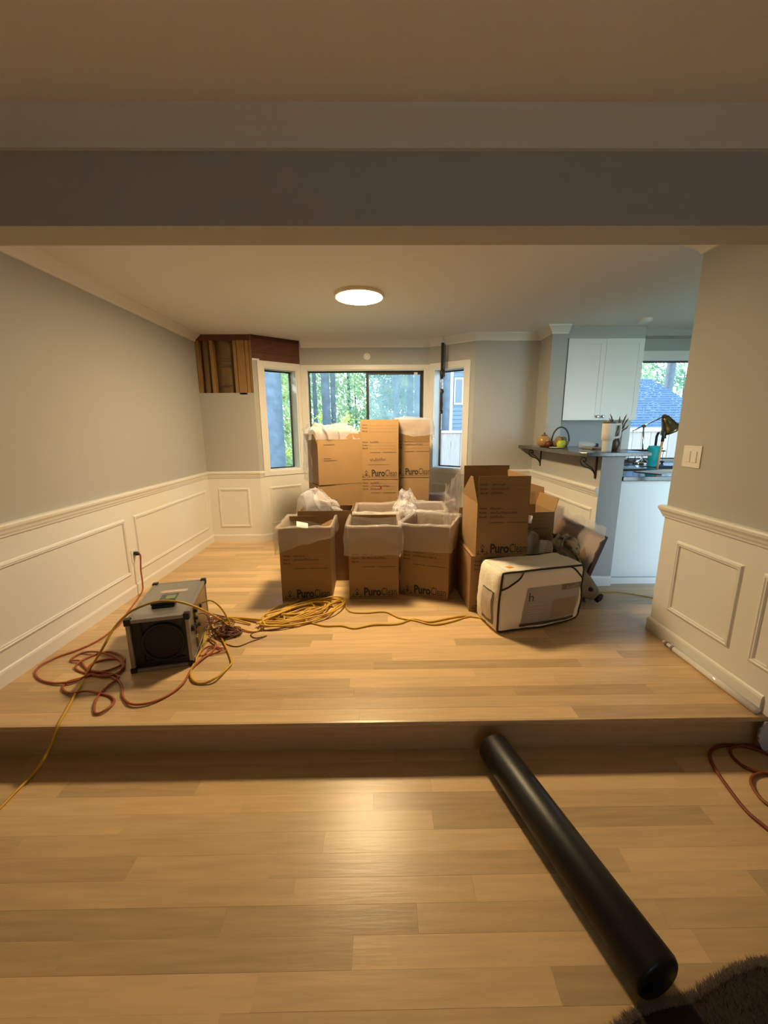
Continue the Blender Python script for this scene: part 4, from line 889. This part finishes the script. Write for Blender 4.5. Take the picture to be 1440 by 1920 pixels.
o = MB().add([(x, y, z) for z in (.947, .985) for x, y in ((2.072, 3.32), (2.80, 3.32), (2.80, 4.24), (4.24, 4.24), (4.24, 4.865), (2.072, 4.865))], [(0, 1, 2, 3, 4, 5), (11, 10, 9, 8, 7, 6)]+[(i, (i+1) % 6, 6+(i+1) % 6, 6+i) for i in range(6)]).build('counter_top', mat('polished_dark_stone', (.030, .033, .040), .10, var=.5, vscale=50), None, bev=.004)
tag(o, 'polished dark lower kitchen counter', 'counter')
cb = thing('wall_cabinet', 'white two-door wall cabinet above the bar', 'cabinet', (2.48, 4.70, 0))
MB().box(-.415, .42, -.13, .165, 1.475, 2.343).build('cabinet_body', M_kit, cb)
for i, (a, b) in enumerate(((-.413, .000), (.003, .418))):
    dd = MB().box(a, b, -.150, -.131, 1.478, 2.34).build('door', M_kit, cb, bev=.0025)
    mb = MB(); r = .055; mb.box(a, a+r, -.155, -.149, 1.478, 2.34).box(b-r, b, -.155, -.149, 1.478, 2.34).box(a+r, b-r, -.155, -.149, 1.478, 1.478+r).box(a+r, b-r, -.155, -.149, 2.34-r, 2.34); mb.build('door_rail', M_kit, dd)
    k = MB().lathe([(.007, 0), (.007, .012), (.016, .018), (.016, .026), (.006, .03)], 14).build('knob', M_chrome, dd); k.matrix_local = Matrix.Translation((-.03 if i == 0 else .034, -.155, 1.515)) @ Matrix.Rotation(PI/2, 4, 'X')
struct('soffit', MB().box(2.05, 2.90, 4.556, YB, 2.344, CE+.01).box(2.90, 4.25, 4.72, YB, 2.40, CE+.01), M_wall, 'boxed soffit above the kitchen wall cabinet', 'soffit')
# things on the bar
ZB = 1.1905
t = thing('glass_jar', 'round amber glass pumpkin jar at the far end of the bar', 'jar', (1.80, 4.36, ZB))
MB().lathe([(.035, 0), (.062, .02), (.074, .055), (.066, .092), (.035, .115), (.028, .12)], 22).build('bowl', mat('amber_glass', (.42, .24, .07), .12, coat=.6), t, True); MB().lathe([(.034, .115), (.028, .128), (.010, .135), (.008, .150), (.003, .155)], 14).build('lid', mat('brown_lid', (.12, .06, .025), .6), t, True)
t = thing('wicker_basket', 'brown basket with an arched black handle on the bar', 'basket', (1.97, 4.34, ZB))
MB().lathe([(.07, 0), (.085, .03), (.09, .062), (.082, .062), (.07, .01)], 24).build('basket_body', mat('wicker', (.25, .15, .07), .8, bump=.6, bscale=90), t, True)
MB().tube([(.095*math.cos(PI*k/14), 0, .06+.15*math.sin(PI*k/14)) for k in range(15)], .008, 8).build('handle', M_iron, t, True)
for i, (x, y, r, c, lb) in enumerate(((-.03, -.02, .036, (.33, .19, .05), 'mottled brown gourd in the basket'), (.035, .0, .034, (.09, .11, .03), 'dark green gourd in the basket'))):
    g = MB().lathe([(.003, -r), (r*.7, -r*.72), (r, 0), (r*.7, r*.72), (.004, r)], 16).build('gourd', mat('gourd_%s' % 'ab'[i], c, .5), None, True); g.location = (1.97+x, 4.34+y, ZB+.078); tag(g, lb, 'gourd')
t = thing('green_apple', 'shiny yellow green apple in front of the basket', 'apple', (1.865, 4.08, ZB))
MB().lathe([(.012, .004), (.034, .0), (.045, .03), (.046, .052), (.034, .078), (.012, .080), (.003, .07)], 20).build('fruit', mat('apple_green', (.40, .48, .03), .25, coat=.4), t, True); MB().tube([(0, 0, .072), (.003, 0, .095)], .003, 6).build('stem', M_brn, t, True)
o = MB().lathe([(.010, .0), (.034, .010), (.042, .036), (.032, .062), (.008, .070)], 18).build('red_ornament', mat('dark_red_skin', (.11, .022, .012), .4), None, True); o.location = (1.79, 4.20, ZB); tag(o, 'dark red round fruit beside the amber jar', 'fruit')
o = MB().lathe([(.05, 0), (.075, .008), (.078, .011), (.05, .006), (.004, .005)], 26).build('plate', M_vinyl, None, True); o.location = (1.80, 4.03, ZB); tag(o, 'small white plate lying by the apple', 'plate')
t = thing('water_bottle', 'clear plastic water bottle lying down with a purple cap', 'bottle', (2.00, 3.98, ZB+.034))
MB().tube([(.0, 0, 0), (.01, 0, 0), (.12, .0, 0), (.15, 0, 0), (.165, 0, 0)], [.025, .033, .033, .018, .013], 18).build('bottle_body', film('bottle_plastic', (.7, .75, .78), .6, .05, .1), t, True); MB().tube([(.164, 0, 0), (.185, 0, 0)], .016, 14).build('cap', mat('purple_cap', (.03, .02, .07), .4), t, True)
for i, (x, y) in enumerate(((2.17, 4.18), (2.255, 4.16))):
    o = MB().lathe([(.022, 0), (.034, .006), (.036, .04), (.031, .04), (.028, .008), (.003, .006)], 20).build('metal_cup', M_chrome, None, True); o.location = (x, y, ZB); tag(o, ['small shiny metal cup nearer the water bottle', 'small shiny metal cup nearer the white tumbler'][i], 'cup', 'metal cups on the bar')
t = thing('tumbler', 'tall white handled tumbler at the near corner of the bar', 'tumbler', (1.965, 3.43, ZB))
MB().lathe([(.036, .0), (.038, .004), (.039, .085), (.043, .098), (.050, .103), (.051, .160), (.0505, .163), (.051, .166), (.052, .232), (.050, .238)], 28).build('cup', mat('tumbler_white', (.74, .72, .66), .35), t, True)
MB().lathe([(.050, .238), (.050, .248), (.044, .252), (.006, .252)], 24).build('lid', mat('lid_grey', (.10, .10, .10), .3), t, True)
MB().tube(crom([(.045, 0, .228), (.085, 0, .230), (.100, 0, .222), (.100, 0, .150), (.094, 0, .125), (.05, 0, .118)], 5), .011, 10).build('handle', mat('tumbler_white', (.74, .72, .66), .35), t, True)
MB().tube([(-.015, 0, .25), (-.015, 0, .275)], .005, 8).build('straw', M_vinyl, t, True)
t = thing('vase', 'dark brown vase of dried stems behind the white tumbler', 'vase', (2.115, 3.58, ZB))
MB().lathe([(.026, 0), (.034, .01), (.046, .06), (.034, .105), (.022, .12), (.026, .128)], 20).build('pot', mat('dark_brown_glaze', (.055, .035, .025), .4), t, True)
q = random.Random(5)
for k in range(16):
    a, b = q.uniform(-1, 1), q.uniform(-1, 1); top = Vector((.075*a+.02, .05*b, q.uniform(.17, .30)))
    MB().tube([(0, 0, .10), (top.x*.4, top.y*.4, .16), tuple(top), tuple(top+Vector((a*.02, b*.02, .03)))], [.002, .002, .006, .001], 5).build('dried_stem', mat('dried_stem_brown', (.075, .055, .045), .9), t, True)
o = MB().box(-.14, .13, -.09, .09, 0, .016).build('cutting_board', mat('board_wood', (.28, .22, .16), .6), None, bev=.004); o.location = (2.305, 3.62, ZB+.0); o.location.x = 2.15; o.location.y = 3.84; tag(o, 'thin wooden board lying at the kitchen edge of the bar', 'cutting board')
# things on the lower counter
ZC = .9855
def W(px, py, Y): return at(px, py, Y)
lb_ = fl(1203, 869, ZC); LY = lb_.y
t = thing('desk_lamp', 'jointed chrome desk lamp with a brass bell shade by the kitchen window', 'desk lamp', (lb_.x, LY, ZC))
O = Vector((lb_.x, LY, ZC)); J = W(1207, 799, LY)-O; E1 = W(1246, 780, LY)-O; E0 = W(1186, 808, LY)-O
MB().lathe([(.10, 0), (.10, .012), (.06, .026), (.02, .045), (.012, .06)], 26).build('base', M_chrome, t, True)
MB().tube([(0, 0, .05), tuple(J)], .009, 10).build('post', M_chrome, t, True); MB().tube([tuple(E0), tuple(E1)], .008, 10).build('arm', M_chrome, t, True)
MB().lathe([(.002, -.02), (.02, -.012), (.024, 0), (.02, .012), (.002, .02)], 14, tuple(J)).build('joint', M_brn, t, True); MB().lathe([(.002, -.022), (.022, -.012), (.026, 0), (.022, .012), (.002, .022)], 14, tuple(E1)).build('joint', mat('dark_joint_metal', (.08, .03, .03), .4), t, True)
sh = MB().lathe([(.022, .0), (.04, -.02), (.058, -.07), (.078, -.13), (.105, -.165), (.108, -.19), (.100, -.19), (.072, -.13), (.02, -.01)], 28).build('shade', mat('aged_brass', (.20, .16, .075), .25, metal=.9), t, True)
sh.matrix_local = Matrix.Translation(tuple(E1)) @ Matrix.Rotation(-.55, 4, 'Y') @ Matrix.Rotation(0, 4, 'X')
tb = fl(1222, 874, ZC)
o = MB().lathe([(.036, 0), (.042, .004), (.052, .15), (.054, .215), (.049, .215), (.045, .02), (.003, .012)], 24).build('cup', film('teal_plastic', (.06, .68, .74), .15, .15, .65), None, True); o.location = tb; tag(o, 'tall teal plastic cup on the lower kitchen counter', 'cup')
bq = fl(1232, 879, ZC); bt = W(1246, 806, bq.y+.02)-bq
t = thing('brush', 'wooden handled brush with a black end standing on the lower counter', 'brush', bq)
MB().tube([(0, 0, 0), tuple(bt*.70)], .011, 10).build('handle', mat('pale_wood', (.50, .32, .16), .5), t, True); MB().tube([tuple(bt*.70), tuple(bt*.96), tuple(bt)], [.014, .016, .008], 10).build('grip', M_blk, t, True)
kf = fl(1210, 864, ZC)
t = thing('tap', 'dark kitchen tap in front of the window', 'tap', (3.30, 4.74, ZC))
MB().tube([(0, 0, 0), (0, 0, .30), (0, -.02, .34), (0, -.08, .36), (0, -.13, .33), (0, -.14, .28)], .014, 10).build('spout', M_iron, t, True); MB().tube([(-.09, 0, .16), (.09, 0, .16)], .010, 8).build('lever', M_iron, t, True); MB().lathe([(.03, 0), (.028, .02), (.016, .03)], 16).build('base', M_iron, t, True)
t = thing('dish_rack', 'black wire dish rack along the kitchen window', 'dish rack', (3.02, 4.66, ZC))
for z in (.02, .14): MB().tube([(-.26, -.12, z), (.26, -.12, z), (.26, .12, z), (-.26, .12, z)], .008, 6, closed=True).build('rail', M_iron, t)
for k in range(7):
    MB().tube([(-.24+.08*k, -.12, .14), (-.24+.08*k, -.12, .02), (-.24+.08*k, .12, .02), (-.24+.08*k, .12, .14)], .003, 5).build('wire', M_iron, t)
for sx in (-.25, .25):
    for sy in (-.11, .11): MB().box(sx-.008, sx+.008, sy-.008, sy+.008, 0, .02).build('foot', M_iron, t)
o = MB().box(-.16, .16, -.11, .11, 0, .012).build('black_tray', M_blk, None, bev=.004); o.location = (2.46, 3.95, ZC); tag(o, 'flat black tray on the lower counter beside the bar', 'tray')
o = MB().box(-.20, .20, -.13, .13, 0, .006).build('paper_sheet', mat('white_paper', (.75, .73, .70), .8)); o.location = (2.62, 3.62, ZC); o.rotation_euler = (0, 0, .35); tag(o, 'white sheets lying at the near edge of the lower counter', 'paper')

# ------------------------------------------------------------ outside
ZG = -.75
def hill(i, j):
    x = -40+80*i/40; y = 5.9+46*j/40; return (x, y, ZG+.05*noise.noise(Vector((x*.3, y*.3, 0)))+max(0, y-20)*.035)
g = MB().grid(41, 41, hill).build('ground', M_grass, None, True, kind='structure'); g['label'] = 'grassy forest floor outside the windows'; g['category'] = 'ground'
g = MB().box(2.75, 40, -8, 5.9, ZG-.1, ZG).build('ground', M_grass, None, False, kind='structure'); g['label'] = 'yard outside the added kitchen door'; g['category'] = 'ground'
def trunk_mesh(x, y, r, h, lean_=0, seed=0):
    pts = []; rr = []
    for k in range(14):
        t = k/13; pts.append((x+lean_*t*h+.06*noise.noise(Vector((seed, t*3, 0))), y+.06*noise.noise(Vector((seed, t*3, 5))), ZG-.2+h*t)); rr.append(r*(1.15 if k == 0 else 1)*(1-.45*t))
    return MB().tube(pts, rr, 14)
LM = {}
def leaves(key, n, sx, sy, h, size, seed, m, low=0.0, dens=1.0):
    if key in LM: return LM[key]
    q = random.Random(seed); mb = MB(); cl = [(q.uniform(-1, 1), q.uniform(-1, 1), q.uniform(low, 1)) for _ in range(max(6, n//55))]
    for _ in range(n):
        c = q.choice(cl); p = Vector(((c[0]+q.gauss(0, .10))*sx, (c[1]+q.gauss(0, .12))*sy, (c[2]+q.gauss(0, .035))*h))
        a = Vector((q.gauss(0, 1), q.gauss(0, 1), q.gauss(0, 1))).normalized(); b = a.orthogonal().normalized(); c2 = a.cross(b); s = size*q.uniform(.5, 1.3)
        mb.add([p-b*s, p+c2*s*.45, p+b*s, p-c2*s*.45], [(0, 1, 2, 3)])
    me = mb.mesh('foliage'); me.materials.append(m); LM[key] = me; return me
def tree(label, px, py, Y, r, h=13, lean_=0, fol=None, folz=3.5, seed=1, group='trees in the woods outside'):
    p = at(px, py, Y); t = thing('tree', label, 'tree', (p.x, p.y, 0), 0, None)
    trunk_mesh(0, 0, r, h, lean_, seed).build('trunk', M_bark, t, True)
    if fol:
        f = link('foliage', fol, t, kind='stuff'); f.location = (0, 0, folz); f.rotation_euler = (0, 0, seed*1.3)
    return t
c_hi = leaves('crown_a', 5000, 2.4, 2.4, 6, .13, 1, M_leafs[0]); c_hi2 = leaves('crown_b', 5000, 2.2, 2.2, 6, .12, 2, M_leafs[2])
tree('thick trunk close behind the left bay window', 513, 780, 8.6, .235, seed=1, fol=c_hi, folz=5)
tree('slender trunk near the left edge of the middle window', 590, 740, 15, .085, seed=2, fol=c_hi2, folz=6)
tree('tall trunk leaning slightly in the left half of the middle window', 615, 740, 12.5, .145, lean_=-.02, seed=3, fol=c_hi, folz=7)
tree('narrower trunk touching the leaning one in the middle window', 627, 740, 14, .095, lean_=-.01, seed=4, fol=c_hi2, folz=7)
tree('thin dark stem between the trunks left of the sash', 654, 740, 21, .10, seed=5, fol=c_hi2, folz=6)
tree('trunk just right of the sash in the middle window', 741, 740, 13.5, .125, seed=6, fol=c_hi, folz=6)
tree('pale trunk second from the right in the middle window', 767, 740, 15.5, .14, lean_=.008, seed=7, fol=c_hi2, folz=6)
tree('broad trunk at the right edge of the middle window', 786, 740, 11.5, .145, seed=8, fol=c_hi, folz=7)
tree('trunk seen in the right bay window beside the grey house', 837, 740, 12, .13, seed=9, fol=c_hi2, folz=6)
tree('trunk rising behind the blue grey roof in the kitchen window', 1254, 720, 19, .22, seed=10, fol=c_hi, folz=5)
b1 = leaves('under_a', 9000, 2.6, 1.6, 7.5, .10, 21, M_leafs[0], 0); b2 = leaves('under_b', 9000, 2.4, 1.6, 7.0, .10, 22, M_leafs[1], 0); b3 = leaves('under_c', 9000, 2.8, 1.7, 8.0, .11, 23, M_leafs[2], 0); b4 = leaves('under_d', 2500, 1.2, 1.0, 2.6, .07, 24, M_leafs[3], 0)
spots = [(-9.5, 17, b3, 'leafy understory tree furthest left in the woods'), (-6.6, 20, b1, 'leafy tree behind the left bay window'), (-5.0, 15.5, b2, 'bright leafy tree left of the middle window view'), (-2.9, 18.5, b1, 'green leafy tree behind the leaning trunk'), (-1.3, 22.5, b2, 'yellow green leafy tree left of the sash'), (.4, 24, b3, 'dark leafy tree right of the sash'), (2.4, 23, b1, 'leafy tree behind the broad right trunk'), (4.4, 21, b2, 'leafy tree behind the grey house gable'), (13.2, 23, b1, 'leafy tree behind the blue grey roof'), (16.5, 22, b3, 'leafy tree at the right of the kitchen window'), (-3.6, 26, b3, 'far leafy tree deep in the woods on the left'), (1.6, 28, b1, 'far leafy tree deep in the woods on the right'), (19.5, 20, b2, 'leafy tree out past the shed roof'), (-7.5, 10.5, b1, 'leafy tree added close on the left side of the yard to screen the sun'), (-11, 13, b2, 'bright leafy tree added far on the left side of the yard as sun screen'), (-14, 10, b3, 'dark leafy tree added at the left edge of the yard as sun screen'), (-12.5, 17.5, b1, 'leafy tree added behind the left yard trees as sun screen'), (-7, 7.8, b3, 'dark leafy tree added nearest the left wall of the house as sun screen')]  # left yard trees are unseen, added to keep low sun off the bay
for i, (x, y, me, lb2) in enumerate(spots):
    t = thing('understory_tree', lb2, 'tree', (x, y, ZG), 0, None); f = link('foliage', me, t, kind='stuff'); f.rotation_euler = (0, 0, i*.9); MB().tube([(0, 0, -.1), (.05, 0, 2), (-.05, .1, 5)], [.09, .07, .03], 8).build('trunk', M_bark, t, True)
t = thing('bush', 'yellow leaved bush low in the middle window', 'bush', (-1.75, 13, ZG), 0); link('foliage', b4, t, kind='stuff'); MB().tube([(0, 0, -.1), (0, 0, 1.2)], [.04, .02], 6).build('stem', M_bark, t)
# board fence
fy_ = 9.0; ft = thing('board_fence', 'cedar board fence seen low in the right windows', 'fence', (1.0, fy_, ZG))
bm = bmesh.new(); bmesh.ops.create_cube(bm, size=1); BM_ = bpy.data.meshes.new('board'); bm.to_mesh(BM_); bm.free(); BM_.materials.append(M_fence)
for k in range(48):
    o = bpy.data.objects.new('board', BM_); COL.objects.link(o); o.parent = ft; o.location = (.1+.205*k, R.uniform(-.006, .006), 1.03); o.scale = (.198, .022, 2.02)
for z in (.35, 1.75): MB().box(0, 9.9, .012, .05, z, z+.09).build('rail', M_fence, ft)
MB().box(-.02, 9.9, -.05, .07, 2.045, 2.085).build('cap_rail', M_vinyl, ft)
# grey house right of the bay
h = thing('neighbour_house', 'grey lap sided house with pale trim seen through the right bay window', 'house', (2.35, 13.5, ZG))
mb = MB(); z = 0; 
for k in range(36): 
    mb.hexa([(0, -.025, k*.135), (4.4, -.025, k*.135), (4.4, .1, k*.135), (0, .1, k*.135), (0, -.005, k*.135+.135), (4.4, -.005, k*.135+.135), (4.4, .1, k*.135+.135), (0, .1, k*.135+.135)])
mb.build('siding', M_siding, h, kind='stuff')
M_tr = mat('house_trim', (.55, .62, .66), .6)
MB().box(-.06, .08, -.05, 0, 0, 4.1).build('corner_board', M_tr, h); MB().box(.50, .64, -.05, 0, 0, 4.6).build('corner_board', M_tr, h)
wn_ = MB().box(.12, .42, -.05, -.02, 2.9, 3.75).build('house_window', M_tr, h); MB().box(.16, .38, -.056, -.048, 2.95, 3.7).build('pane', mat('dark_pane', (.06, .08, .10), .1), wn_)
MB().hexa([(-.6, -.5, 3.95), (3.1, -.5, 5.6), (3.1, .6, 5.6), (-.6, .6, 3.95), (-.6, -.5, 4.12), (3.1, -.5, 5.77), (3.1, .6, 5.77), (-.6, .6, 4.12)]).build('rake_board', M_tr, h)
MB().hexa([(-.7, -.55, 4.13), (3.1, -.55, 5.78), (3.1, 5, 5.78), (-.7, 5, 4.13), (-.7, -.55, 4.2), (3.1, -.55, 5.85), (3.1, 5, 5.85), (-.7, 5, 4.2)]).build('roof', M_shingle, h)
# shed with a shingle roof beyond the kitchen window
s = thing('garden_shed', 'low building with a blue grey shingle roof beyond the kitchen window', 'shed', (9.9, 13.6, ZG))
MB().box(-2.2, 1.5, .35, 4, 0, 2.05).build('shed_wall', M_siding, s)
mb = MB(); n = 22; zt0, zt1 = 2.10, 4.05
for k in range(n):
    t0, t1 = k/n, (k+1)/n; a = lambda t: (-2.6+.0*t, 2.05-.95*t); y0, y1 = 0+3.0*t0, 3.0*t1+.02; z0, z1 = zt0+(zt1-zt0)*t0, zt0+(zt1-zt0)*t1
    l0, r0 = a(t0); l1, r1 = a(t1); mb.hexa([(l0, y0, z0), (r0, y0, z0), (r1, y1, z1-.02), (l1, y1, z1-.02), (l0, y0, z0+.035), (r0, y0, z0+.035), (r1, y1, z1), (l1, y1, z1)])
mb.build('shingle_courses', M_shingle, s, kind='stuff')
MB().box(-2.6, 2.1, -.10, .02, 2.0, 2.12).build('gutter', M_tr, s)
